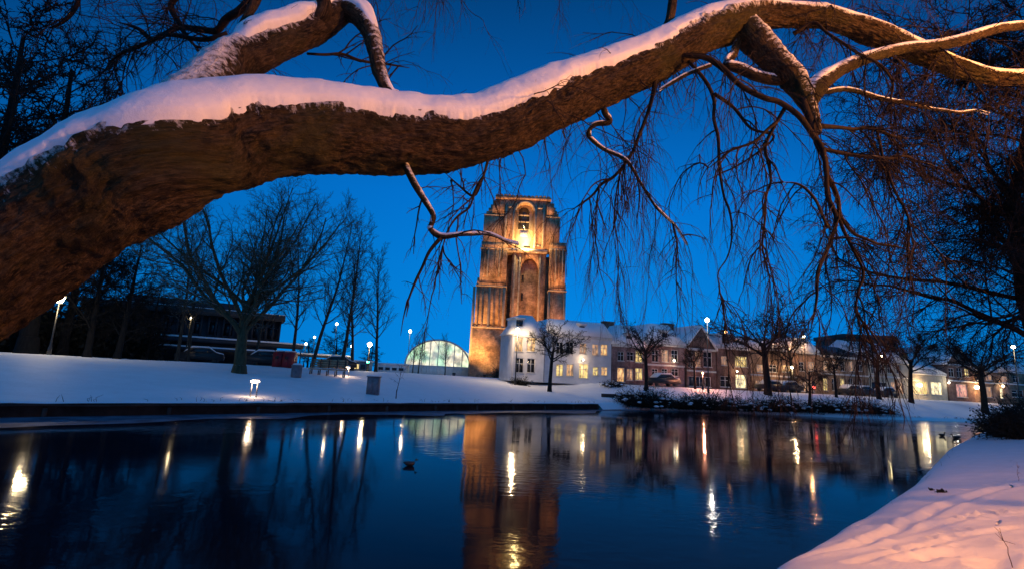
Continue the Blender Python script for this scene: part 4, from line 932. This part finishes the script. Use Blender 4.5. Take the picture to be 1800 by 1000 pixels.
n.base(col, .9, .2); n.bump(n.math('ADD', n.math('MULTIPLY', g1, 1.0), n.math('MULTIPLY', g2, .6)), 1.0, .05)
MT['limb'] = n.m
FX, FY = -4.6, -1.4
froot = thing('foreground_tree', 'huge snow laden bare limb arching over the canal in the foreground with drooping twigs', 'tree', (FX, FY, znear(FX, FY, False)))
def crom(P, step):
    """Catmull-Rom through rows of numbers"""
    P = [list(p) for p in P]; P = [[2*a-b for a, b in zip(P[0], P[1])]]+P+[[2*a-b for a, b in zip(P[-1], P[-2])]]; out = []
    for i in range(1, len(P)-2):
        L = math.dist(P[i][:3], P[i+1][:3]); k = max(2, int(L/step))
        for j in range(k):
            t = j/k; out.append([.5*((2*b)+(c-a)*t+(2*a-5*b+4*c-d)*t*t+(-a+3*b-3*c+d)*t**3) for a, b, c, d in zip(P[i-1], P[i], P[i+1], P[i+2])])
    out.append(P[-2]); return out
def limb_mesh(name, rows, step, n_, parent, disp=.012, snow=None, mat='limb', seed=0, knots=()):
    """rows: x, y, z, r(wood). snow: function(s) -> (thickness, edge angle) or None"""
    C = crom(rows, step); pts = [Vector(c[:3]) for c in C]; rr = [c[3] for c in C]; N = len(pts); s = 0; Ss = [0]
    for i in range(1, N): s += (pts[i]-pts[i-1]).length; Ss.append(s)
    vs = []; lcs = []; fr = []; ps = None
    kn = []
    for (kp, ka, kr, kh) in knots:
        j = min(range(N), key=lambda q_: abs(900+FP*(pts[q_]-CP).dot(cR)/max(.2, (pts[q_]-CP).dot(cF))-kp)); kn.append((Ss[j], ka, kr, kh))
    knots = kn
    for i in range(N):
        T_ = (pts[min(i+1, N-1)]-pts[max(i-1, 0)]).normalized()
        sd = T_.cross(UP)
        if sd.length < .25 and ps is not None: sd = ps-T_*ps.dot(T_)
        sd.normalize()
        if ps is not None: sd = (ps*.6+sd*.4); sd = (sd-T_*sd.dot(T_)).normalized()
        ps = sd; up = sd.cross(T_).normalized(); fr.append((sd, up))
        r = rr[i]
        for k in range(n_):
            a = 2*math.pi*k/(n_-1)-math.pi; ca, sa = math.cos(a), math.sin(a)
            dd = disp*(1.3*noise.noise(Vector((Ss[i]*2.2, ca*1.3, sa*1.3+seed)))+.7*noise.noise(Vector((Ss[i]*7, ca*5, sa*5+seed)))+.45*noise.noise(Vector((Ss[i]*16, ca*14, sa*14+seed))))*(r/.2)**.5*1.6
            fw = noise.noise(Vector((Ss[i]*3.2, ca*r*26, sa*r*26+seed))); dd += disp*.9*(abs(fw)*2-.45)+disp*.5*noise.noise(Vector((Ss[i]*26, ca*r*50, sa*r*50)))
            for (ks, ka, kr, kh) in knots:
                q_ = ((Ss[i]-ks)**2+((a-ka)*r)**2)/kr**2
                if q_ < 6: dd += kh*(math.exp(-((math.sqrt(q_)-1)**2)*4)-.8*math.exp(-q_*5))
            vs.append(pts[i]+(sd*ca+up*sa)*(r+dd)); lcs.append((Ss[i], sa*(up.z) if snow else -2.0, a*max(r, .05)))
    fs = [(i*n_+k, i*n_+k+1, (i+1)*n_+k+1, (i+1)*n_+k) for i in range(N-1) for k in range(n_-1)]
    fs += [tuple(range(n_-1))[::-1], tuple((N-1)*n_+k for k in range(n_-1))]
    m = MB(); m.add(vs, fs); o = m.build(name, MT[mat], froot, smooth=True); o.parent = parent
    a_ = o.data.attributes.new('lc', 'FLOAT_VECTOR', 'POINT'); a_.data.foreach_set('vector', np.array(lcs).ravel())
    if snow:
        m = MB(); K = 40; vs = []; run = []
        for i in range(N):
            th, e0 = snow(Ss[i], pts[i]); r = rr[i]; sd, up = fr[i]; tz = abs((pts[min(i+1, N-1)]-pts[max(i-1, 0)]).normalized().z); th *= max(0, min(1, (.93-tz)*5)); e0 += .5*max(0, tz-.6)
            w1 = .05*noise.noise(Vector((Ss[i]*22, seed, 5)))+.24*noise.noise(Vector((Ss[i]*3, seed, 0)))+.09*noise.noise(Vector((Ss[i]*9, seed, 3)))+.08*noise.noise(Vector((Ss[i]*38, seed, 7)))*abs(noise.noise(Vector((Ss[i]*4, seed, 17))))*2
            w2 = .22*noise.noise(Vector((Ss[i]*3, seed, 40)))+.15*noise.noise(Vector((Ss[i]*14, seed, 43)))
            fa, fb = e0+w1, math.pi-e0-w2
            for k in range(K+1):
                q_ = k/K; w_ = (1-q_)**9; v_ = q_**9; a = e0+(math.pi-2*e0)*q_+w1*w_-w2*v_
                qa = max(0, min(1, (a-e0+.5)/(math.pi-2*e0+1.0))); pf = (math.sin(math.pi*qa))**.7*min(1, (min(q_, 1-q_)*K+.0)/3.0)**.6
                lump = 1+.34*noise.noise(Vector((Ss[i]*2.3, a*1.2, seed+9)))+.22*noise.noise(Vector((Ss[i]*5.5, a*2.4, seed+9)))+.05*noise.noise(Vector((Ss[i]*19, a*6, seed+9)))
                off_ = -.012-.02*(1-pf)+th*pf*lump
                base_ = pts[i]+(sd*math.cos(a)+up*math.sin(a))*(r+(off_ if th > .001 else -.05))
                vs.append(base_+UP*(th*pf*.35 if th > .001 else 0))
        fs = [(i*(K+1)+k, i*(K+1)+k+1, (i+1)*(K+1)+k+1, (i+1)*(K+1)+k) for i in range(N-1) for k in range(K)]
        m.add(vs, fs); so = m.build('snow_cap', MT['snow_limb'], froot, smooth=True); so.parent = o
    return o, pts, Ss
def rows_px(L, ws=1.0):
    out = []
    for (px, py, hw, Y) in L:
        p_ = at(px, py, Y); d = (p_-CP).dot(cF); out.append([p_.x, p_.y, p_.z, hw*d/FP*ws])
    return out
ML = [(-330, 900, 150, 1.95), (-300, 720, 85, 3.3), (-140, 570, 93, 3.3), (0, 462, 101, 3.3), (100, 385, 98, 3.32), (200, 327, 101, 3.36), (300, 276, 93, 3.38), (400, 247, 87, 3.6), (500, 234, 77, 3.8), (600, 234, 69, 4.0), (700, 241, 61, 4.2), (800, 243, 56, 4.4),
      (850, 234, 52, 4.5), (900, 214, 50, 4.62), (950, 190, 48, 4.72), (1000, 166, 45, 4.85), (1050, 147, 42, 4.95), (1100, 128, 40, 5.05), (1150, 108, 38, 5.15), (1200, 79, 36, 5.25), (1250, 54, 34, 5.35), (1300, 38, 31, 5.45), (1350, 27, 24, 5.5), (1400, 27, 19, 5.55), (1450, 32, 19, 5.6),
      (1500, 46, 19, 5.65), (1560, 68, 19, 5.7), (1620, 94, 17, 5.75), (1680, 119, 15, 5.8), (1740, 135, 13, 5.85), (1810, 137, 12, 5.9), (1900, 120, 10, 6.0), (2020, 90, 7, 6.1)]
rows = rows_px(ML)
rows = [[FX, FY, znear(FX, FY, False)-.3, .52], [FX-.1, FY+.6, 1.2, .46], [FX-.1, FY+2.4, 1.75, .40]]+rows[1:]
# smoother joint to the traced part
def snow_main(s, p_):
    pxx = 900+FP*(p_-CP).dot(cR)/max(.1, (p_-CP).dot(cF)); th = .074
    if p_.z < 2.6: th = .0
    elif pxx < 0: th = .07
    elif pxx > 1350: th = .028
    elif pxx > 1000: th = .074-.034*min(1, (pxx-1000)/350)
    e0 = .16 if pxx > 300 else .16+.45*min(1.3, (300-pxx)/300)
    if pxx > 1180: e0 = .30
    return th, e0
main, mp, ms = limb_mesh('trunk', rows, .013, 132, froot, .016, snow_main, seed=1, knots=((968, -.15, .06, .022), (430, -.5, .09, .02), (180, -.2, .12, .03), (700, -.9, .05, .015)))
BR = []
def kink(L, seed):
    rk = random.Random(seed); out = [L[0]]
    for a, b in zip(L, L[1:]):
        k = max(1, int(math.hypot(b[0]-a[0], b[1]-a[1])/24))
        for j in range(1, k+1):
            t = j/k; w = 0 if j == k else 4.0
            out.append((a[0]+(b[0]-a[0])*t+rk.uniform(-w, w), a[1]+(b[1]-a[1])*t+rk.uniform(-w, w), (a[2]+(b[2]-a[2])*t), a[3]+(b[3]-a[3])*t+rk.uniform(-.02, .02)))
    out[-1] = out[-1][:2]+(out[-1][2]*.35,)+out[-1][3:]; return out
def branch(L, step=.02, n_=14, snow=None, disp=.006, mat='limb', seed=0, name='branch'):
    o, p_, s = limb_mesh(name, rows_px(L), step, n_, froot, disp, snow, mat, seed); BR.append((o, p_)); return o, p_
# upper left limb coming from behind the trunk
branch([(250, 235, 50, 3.45), (330, 185, 47, 3.65), (400, 118, 40, 3.95), (455, 92, 35, 4.1), (510, 68, 30, 4.25), (560, 45, 27, 4.4), (600, 20, 22, 4.5), (625, 0, 19, 4.55), (620, -60, 17, 4.6)], .012, 40,
       lambda s, p_: (.085*sms((900+FP*(p_-CP).dot(cR)/(p_-CP).dot(cF)-418)/40), .38), .012, seed=5)
branch([(585, 20, 18, 4.48), (622, 22, 18, 4.45), (648, 50, 16, 4.4), (660, 90, 14, 4.35), (668, 130, 12, 4.32), (684, 165, 10, 4.3), (700, 190, 8, 4.4)], .012, 24, lambda s, p_: (.05, .2), .008, seed=6)
branch([(400, 105, 9, 4.0), (425, 50, 8, 4.1), (452, -5, 7, 4.2), (470, -60, 6, 4.3)], .03, 10, seed=7)
branch([(1168, 70, 10, 5.2), (1180, 20, 8, 5.25), (1186, -40, 7, 5.3)], .03, 10, seed=8)
branch([(545, 55, 16, 4.35), (570, 20, 14, 4.3), (560, -20, 12, 4.3), (540, -60, 11, 4.3)], .03, 12, seed=9)
# second limb dropping from the fork, its stub, and the limb running up to the right
branch([(1285, 20, 20, 5.47), (1315, 55, 26, 5.42), (1345, 88, 24, 5.36), (1372, 118, 22, 5.3), (1398, 145, 20, 5.25), (1415, 170, 16, 5.2), (1428, 200, 11, 5.15), (1436, 235, 8, 5.1)], .012, 32, lambda s, p_: (.02, .35), .012, seed=10)
branch([(1420, 178, 17, 5.2), (1440, 150, 17, 5.2), (1465, 130, 13, 5.25), (1500, 112, 11, 5.3), (1540, 98, 10, 5.4), (1590, 86, 9, 5.5), (1650, 80, 9, 5.55), (1700, 68, 9, 5.6), (1750, 52, 8, 5.7), (1810, 44, 7, 5.8), (1900, 30, 5, 5.9)], .015, 18, lambda s, p_: (.02, .3), .008, seed=11)
branch([(1300, 60, 6, 5.4), (1290, 95, 7, 5.4), (1278, 112, 7, 5.35), (1300, 122, 9, 5.35), (1330, 135, 9, 5.3), (1365, 142, 9, 5.3), (1395, 140, 8, 5.3)], .015, 12, lambda s, p_: (.02, .3), .006, seed=12)
# long thin limbs
TH_ = [
 [(1165, 98, 5, 5.1), (1200, 98, 5, 5.05), (1240, 102, 6, 5.0), (1280, 130, 6, 4.95), (1320, 162, 6, 4.9), (1370, 180, 6, 4.9), (1405, 205, 6, 4.9), (1430, 240, 6, 4.9), (1445, 262, 6, 4.9), (1452, 300, 5, 4.9), (1455, 345, 5, 4.9), (1470, 385, 4.5, 4.9), (1458, 430, 4, 4.9), (1440, 470, 4, 4.9), (1436, 520, 3, 4.9), (1425, 580, 2, 4.9)],
 [(1410, 175, 9, 5.15), (1425, 215, 8, 5.1), (1438, 255, 7, 5.05), (1450, 280, 6, 5.0), (1465, 330, 5, 5.0), (1478, 380, 4, 5.0), (1500, 410, 3.5, 5.0), (1545, 430, 3, 5.0), (1600, 440, 2, 5.0)],
 [(1438, 222, 6, 5.1), (1480, 225, 4, 5.2), (1530, 225, 4, 5.3), (1570, 240, 3, 5.3), (1610, 245, 2, 5.3)],
 [(1445, 262, 5, 5.1), (1490, 272, 4, 5.1), (1540, 277, 3.5, 5.1), (1590, 275, 3, 5.1), (1640, 290, 2, 5.1)],
 [(1440, 165, 5, 5.2), (1480, 158, 5, 5.3), (1540, 172, 5, 5.4), (1600, 183, 4, 5.5), (1660, 195, 3, 5.6), (1740, 200, 2, 5.7)],
 [(1210, 108, 4, 5.1), (1238, 140, 4, 5.1), (1255, 175, 4, 5.1), (1262, 240, 3.5, 5.1), (1265, 300, 3, 5.1), (1282, 370, 2.5, 5.1), (1285, 430, 2, 5.1), (1262, 480, 1.5, 5.1), (1260, 530, 1.2, 5.1)],
 [(1255, 165, 4, 5.1), (1290, 190, 3, 5.1), (1320, 226, 3, 5.1), (1360, 240, 2.5, 5.1), (1330, 270, 2, 5.1), (1290, 295, 2, 5.1), (1240, 320, 1.5, 5.1)],
 [(1250, 115, 4, 5.1), (1210, 130, 4, 5.1), (1175, 150, 3.5, 5.1), (1160, 158, 3, 5.1)],
 [(1152, 135, 6, 5.1), (1148, 165, 5, 5.1), (1140, 195, 4.5, 5.1), (1125, 235, 4, 5.1), (1108, 275, 4, 5.1), (1080, 310, 3.5, 5.1), (1040, 345, 3, 5.1), (1005, 370, 2, 5.1)],
 [(1060, 160, 7, 5.0), (1062, 195, 7, 5.0), (1072, 215, 6, 5.0), (1045, 220, 5, 5.0), (1035, 238, 5, 5.0), (1060, 262, 4, 5.0), (1100, 282, 4, 5.0), (1125, 320, 3, 5.0), (1150, 360, 3, 5.0), (1190, 400, 2, 5.0), (1210, 430, 1.5, 5.0)],
 [(712, 290, 8, 4.15), (728, 322, 8, 4.12), (745, 350, 7, 4.1), (762, 380, 6, 4.1), (757, 402, 6, 4.1), (775, 416, 6, 4.1), (810, 413, 4, 4.1), (860, 412, 3, 4.1), (912, 428, 2, 4.1)],
 [(775, 418, 5, 4.1), (755, 442, 4, 4.1), (742, 470, 3.5, 4.1), (728, 500, 3, 4.1), (712, 545, 2, 4.1), (704, 590, 1.5, 4.1)],
 [(858, 282, 3, 4.45), (846, 320, 3, 4.45), (832, 345, 3, 4.45), (805, 325, 2, 4.45), (780, 302, 2, 4.45)],
 [(845, 320, 3, 4.4), (825, 365, 2.5, 4.4), (790, 400, 2, 4.4), (775, 450, 1.5, 4.4)],
 [(1380, 190, 5, 4.95), (1360, 225, 4, 4.95), (1345, 260, 4, 4.95), (1355, 320, 3, 4.95), (1345, 370, 2.5, 4.95), (1340, 430, 2, 4.95), (1360, 500, 1.2, 4.95)],
 [(1365, 215, 4, 4.9), (1325, 250, 3, 4.9), (1285, 265, 3, 4.9), (1240, 300, 2, 4.9)],
 [(1472, 378, 4, 4.9), (1500, 440, 3, 4.9), (1518, 480, 3, 4.9), (1505, 540, 2, 4.9), (1520, 600, 1.5, 4.9)],
 [(1540, 225, 3, 5.2), (1560, 300, 3, 5.2), (1580, 350, 3, 5.2), (1600, 400, 2, 5.2), (1600, 460, 1.5, 5.2)],
 [(1395, 60, 5, 5.5), (1430, 40, 3, 5.4), (1480, 75, 3, 5.3), (1540, 110, 3, 5.2), (1570, 150, 2, 5.2), (1555, 200, 2, 5.2)],
 [(1455, 400, 4, 4.85), (1432, 350, 3, 4.9), (1405, 325, 2.5, 4.9), (1370, 320, 2, 4.9)],
 [(540, 95, 3, 4.6), (600, 95, 3, 4.8), (650, 110, 3, 5.0), (720, 120, 2, 5.2)],
]
for i, L in enumerate(TH_):
    sn = i in (9, 10, 7, 4); branch(kink([(a, b, c*.8, d) for a, b, c, d in L], i), .02 if sn else .035, 12 if sn else 7, (lambda s, p_: (.016, .3)) if sn else None, .003, 'limb' if sn else 'twig_fg', 20+i)
# unseen high limbs above the frame that carry the hanging twigs along the top
UPB = [
 [(430, -60, 14, 5.0), (340, -40, 12, 5.2), (300, -25, 9, 5.4), (230, -60, 7, 5.5), (130, -50, 5, 5.6)],
 [(540, -60, 14, 5.2), (660, -110, 13, 5.8), (800, -60, 10, 6.2), (950, -90, 8, 6.6), (1080, -60, 6, 6.8)],
 [(1186, -40, 8, 5.3), (1260, -110, 8, 5.6), (1400, -60, 7, 5.8), (1540, -70, 6, 6.2), (1700, -60, 5, 6.6)],
 [(470, -50, 9, 4.9), (420, 20, 7, 5.1), (380, 55, 6, 5.3), (310, 50, 5, 5.5), (270, 70, 4, 5.6), (210, 40, 3, 5.7)],
 [(340, -40, 6, 5.3), (300, 10, 5, 5.4), (325, 60, 4, 5.4), (350, 90, 3, 5.4)],
 [(400, 60, 5, 5.2), (350, 70, 4, 5.2), (290, 62, 3.5, 5.2), (240, 85, 3, 5.2), (190, 110, 2, 5.2)],
 [(130, -50, 5, 5.6), (135, 10, 4, 5.6), (110, 40, 3, 5.6), (85, 50, 2, 5.6)],
]
for i, L in enumerate(UPB): branch(kink(L, 50+i), .05, 8, None, .004, 'twig_fg', 60+i)
def hang(mbt, p_, d, L, r, rg, g=.14, depth=0, wander=.16):
    ns = max(4, int(L/.08)); ns = min(ns, 24); stp = L/ns; pts = [p_]; rad = [r]; ds = []
    for i in range(ns):
        d = (d+rv(rg)*wander-UP*g).normalized(); p_ = p_+d*stp; pts.append(p_); ds.append(d); rad.append(r*(1-.65*(i+1)/ns))
    mbt.tube(pts, rad, 3)
    if depth < 2:
        for k in range(int((3, 2)[depth]*L/.35)+1):
            i = rg.randint(1, ns-1); dd = (ds[i]+rv(rg)*.55).normalized(); hang(mbt, pts[i], dd, L*rg.uniform(.18, .5), rad[i]*.7, rg, g, depth+1, wander)
rg = random.Random(99)
def add_twigs(idx, count, Lr, g, r=.0065, t0=.15, spread=.55, wander=.13):
    o, pts = BR[idx]; m = MB()
    for k in range(int(count*1.4)):
        i = int(len(pts)*(t0+(1-t0)*rg.random())*.999); i = min(i, len(pts)-2); T_ = (pts[i+1]-pts[i]).normalized()
        d = (rv(rg)*spread+T_*.6).normalized(); hang(m, pts[i].copy(), d, rg.uniform(*Lr)*rg.choice((.7, 1.2, 1.7)), r*rg.choice((.6, .9, 1.5)), rg, g*rg.uniform(.9, 2.2), 0, wander)
    if m.tubes: t_ = m.build('twigs', MT['twig'], froot); t_.parent = o
nb0 = 8
TW = {0: (22, (.35, 1.0), .16), 1: (9, (.3, .8), .1), 2: (14, (.3, .9), .12), 3: (16, (.4, 1.1), .12), 4: (16, (.3, .9), .12), 5: (10, (.4, 1.0), .2), 6: (8, (.3, .8), .15), 7: (3, (.2, .6), .12), 8: (20, (.4, 1.2), .22), 9: (20, (.35, 1.1), .2), 10: (5, (.2, .5), .1), 11: (5, (.12, .28), .14), 12: (7, (.2, .5), .12), 13: (8, (.2, .6), .16), 14: (12, (.4, 1.0), .22), 15: (9, (.3, .9), .2), 16: (16, (.3, .7), .22), 17: (16, (.4, 1.0), .16), 18: (16, (.3, .9), .15), 19: (6, (.2, .5), .15), 20: (10, (.2, .6), .1)}
for i in range(len(TH_)):
    c, Lr, g = TW[i]; add_twigs(nb0+i, c, Lr, g)
for i in range(len(UPB)): add_twigs(nb0+len(TH_)+i, (26, 46, 46, 22, 14, 16, 10)[i], (.4, 1.1), (.08, .16, .14, .04, .05, .04, .04)[i], .006, .1)
add_twigs(6, 26, (.3, 1.0), .1); add_twigs(5, 6, (.3, .8), .15); add_twigs(7, 5, (.2, .6), .1); add_twigs(2, 10, (.3, .9), .06)
zr = rows[-1]; E3 = Vector(zr[:3])     # the limb goes on beyond the frame and forks over the bank
for i, L_ in enumerate(([(E3.x, E3.y, E3.z, .05), (8.2, 5.6, 4.6, .07), (8.8, 4.6, 4.2, .06), (9.4, 3.9, 4.3, .03)], [(8.2, 5.6, 4.6, .05), (7.9, 4.7, 4.3, .045), (7.6, 3.9, 4.3, .02)], [(8.8, 4.6, 4.2, .04), (9.6, 4.8, 3.9, .04), (10.6, 5.2, 3.9, .02)], [(8.2, 5.6, 4.6, .04), (9.3, 5.9, 4.1, .035), (10.4, 6.8, 3.8, .015)])):
    o, p_, s_ = limb_mesh('branch', L_, .05, 8, froot, .004, None, 'twig_fg', 80+i); BR.append((o, p_)); add_twigs(len(BR)-1, 8, (.4, 1.0), .14)
m = MB()      # twigs springing straight from the trunk
for k in range(110):
    i = int(len(mp)*rg.uniform(.52, .97)); hang(m, mp[i].copy(), (rv(rg)+Vector((0, .6, .1))).normalized(), rg.uniform(.5, 1.5), .008, rg, .15)
t_ = m.build('twigs', MT['twig'], froot); t_.parent = main
# ---------------------------------------------------------------- small near things
def duck(p_, rz, s, label, group='ducks on the canal'):
    t = thing('duck', label, 'duck', (0, 0, 0), group)
    m = MB(); N = 14; K = 12; vs = []; prof = [(-.24, .10, .01), (-.20, .11, .04), (-.12, .08, .085), (0, .07, .105), (.10, .075, .095), (.16, .10, .065), (.17, .15, .040), (.175, .19, .036), (.195, .215, .045), (.225, .215, .040), (.25, .205, .022), (.29, .195, .012)]
    for x, z, r in prof:
        for k in range(N): a = 2*math.pi*k/N; vs.append((x, r*.9*math.cos(a), z+r*.8*math.sin(a)))
    fs = [(i*N+k, i*N+(k+1) % N, (i+1)*N+(k+1) % N, (i+1)*N+k) for i in range(len(prof)-1) for k in range(N)]+[tuple(range(N)), tuple((len(prof)-1)*N+k for k in range(N))[::-1]]
    m.add(vs, fs); m.build('body', MT['black_metal'], t, smooth=True); t.location = p_; t.rotation_euler = (0, 0, rz); t.scale = (s, s, s); return t
def wat(px, py): d = ray(px, py); return CP+d*(-CH/d.z)
duck(wat(720, 818), .1, .75, 'lone dark duck swimming in the middle of the canal below the thin trees')
for i, (px, py, lb) in enumerate(((1656, 766, 'dark duck swimming left of the white shop light streak'), (1681, 770, 'dark duck swimming in the white shop light streak'), (1716, 771, 'dark duck near the bank left of the last light streak'), (1730, 772, 'rightmost dark duck close to the snowy near bank'))):
    duck(wat(px, py), (.2, 2.9, .1, 3.0)[i], 1.15, lb)
def clod(px, py, s, label, seed):
    p_ = on_near(px, py); rg2 = random.Random(seed); m = MB()
    for k in range(26):
        c = p_+Vector((rg2.gauss(0, 1), rg2.gauss(0, 1), abs(rg2.gauss(0, .6))+.3))*s*.45; e1 = rv(rg2).normalized()*s*.6; e2 = rv(rg2).normalized()*s*.4; m.prism([c-e1, c+e2, c+e1, c-e2], rv(rg2)*.004)
    tag(m.build('leaf_clump', MT['hedge']), label, 'dead leaves', 'clumps of dead leaves on the near bank')
clod(1655, 865, .075, 'larger clump of dark dead leaves on the pink snow of the near bank', 1); clod(1638, 861, .045, 'smaller clump of dark dead leaves on the pink snow beside the larger one', 2)
def stalk(px, py, px2, py2, label, seed):
    p_ = on_near(px, py); top = at(px2, py2, p_.y+.05); m = MB(); rg2 = random.Random(seed); pts = [p_-Vector((0, 0, .05))]
    for i in range(1, 7): t = i/6; pts.append(p_.lerp(top, t)+rv(rg2)*.008)
    m.tube(pts, [.006*(1-.6*i/6) for i in range(7)], 4)
    for k in range(5): i = rg2.randint(2, 5); d = (rv(rg2)+UP).normalized()*.09; m.tube([pts[i], pts[i]+d*.6, pts[i]+d], [.003, .0025, .0015], 3)
    tag(m.build('dry_stalk', MT['reed']), label, 'plant')
stalk(1782, 998, 1755, 925, 'dry weed stalk sticking out of the snow at the lower right', 4)
stalk(1790, 845, 1788, 812, 'short dry stalk near the right edge of the snow bank', 6)
# ---------------------------------------------------------------- the street lamp behind the photographer
def near_lamp(x, y, H, power, label, col=(1, .35, .05)):
    z = znear(x, y, False); t = thing('street_lamp', label, 'street lamp', (x, y, z)); m = MB(); m.lathe((x, y, z), [(.12, 0), (.12, .8), (.07, .9), (.05, H-.2)], 10); m.build('pole', MT['grey_metal'], t)
    m = MB(); m.lathe((x, y, z+H), [(.32, .02), (.28, .14), (.05, .24)], 12); m.build('hood', MT['grey_metal'], t)
    m = MB(); m.lathe((x, y, z+H), [(.12, -.12), (.24, -.02), (.24, .01)], 12); m.build('lamp_glass', MT['lamp_orange'], t)
    point_light(t, (x, y, z+H-.35), power, col, .22)
near_lamp(8.6, 1.6, 5.6, 5600, 'orange street lamp on the near bank behind the viewer')
for o in list(bpy.data.objects):
    if o.get('_o') is not None: del o['_o']
print('objects', len(bpy.data.objects), 'verts', sum(len(m.vertices) for m in bpy.data.meshes))
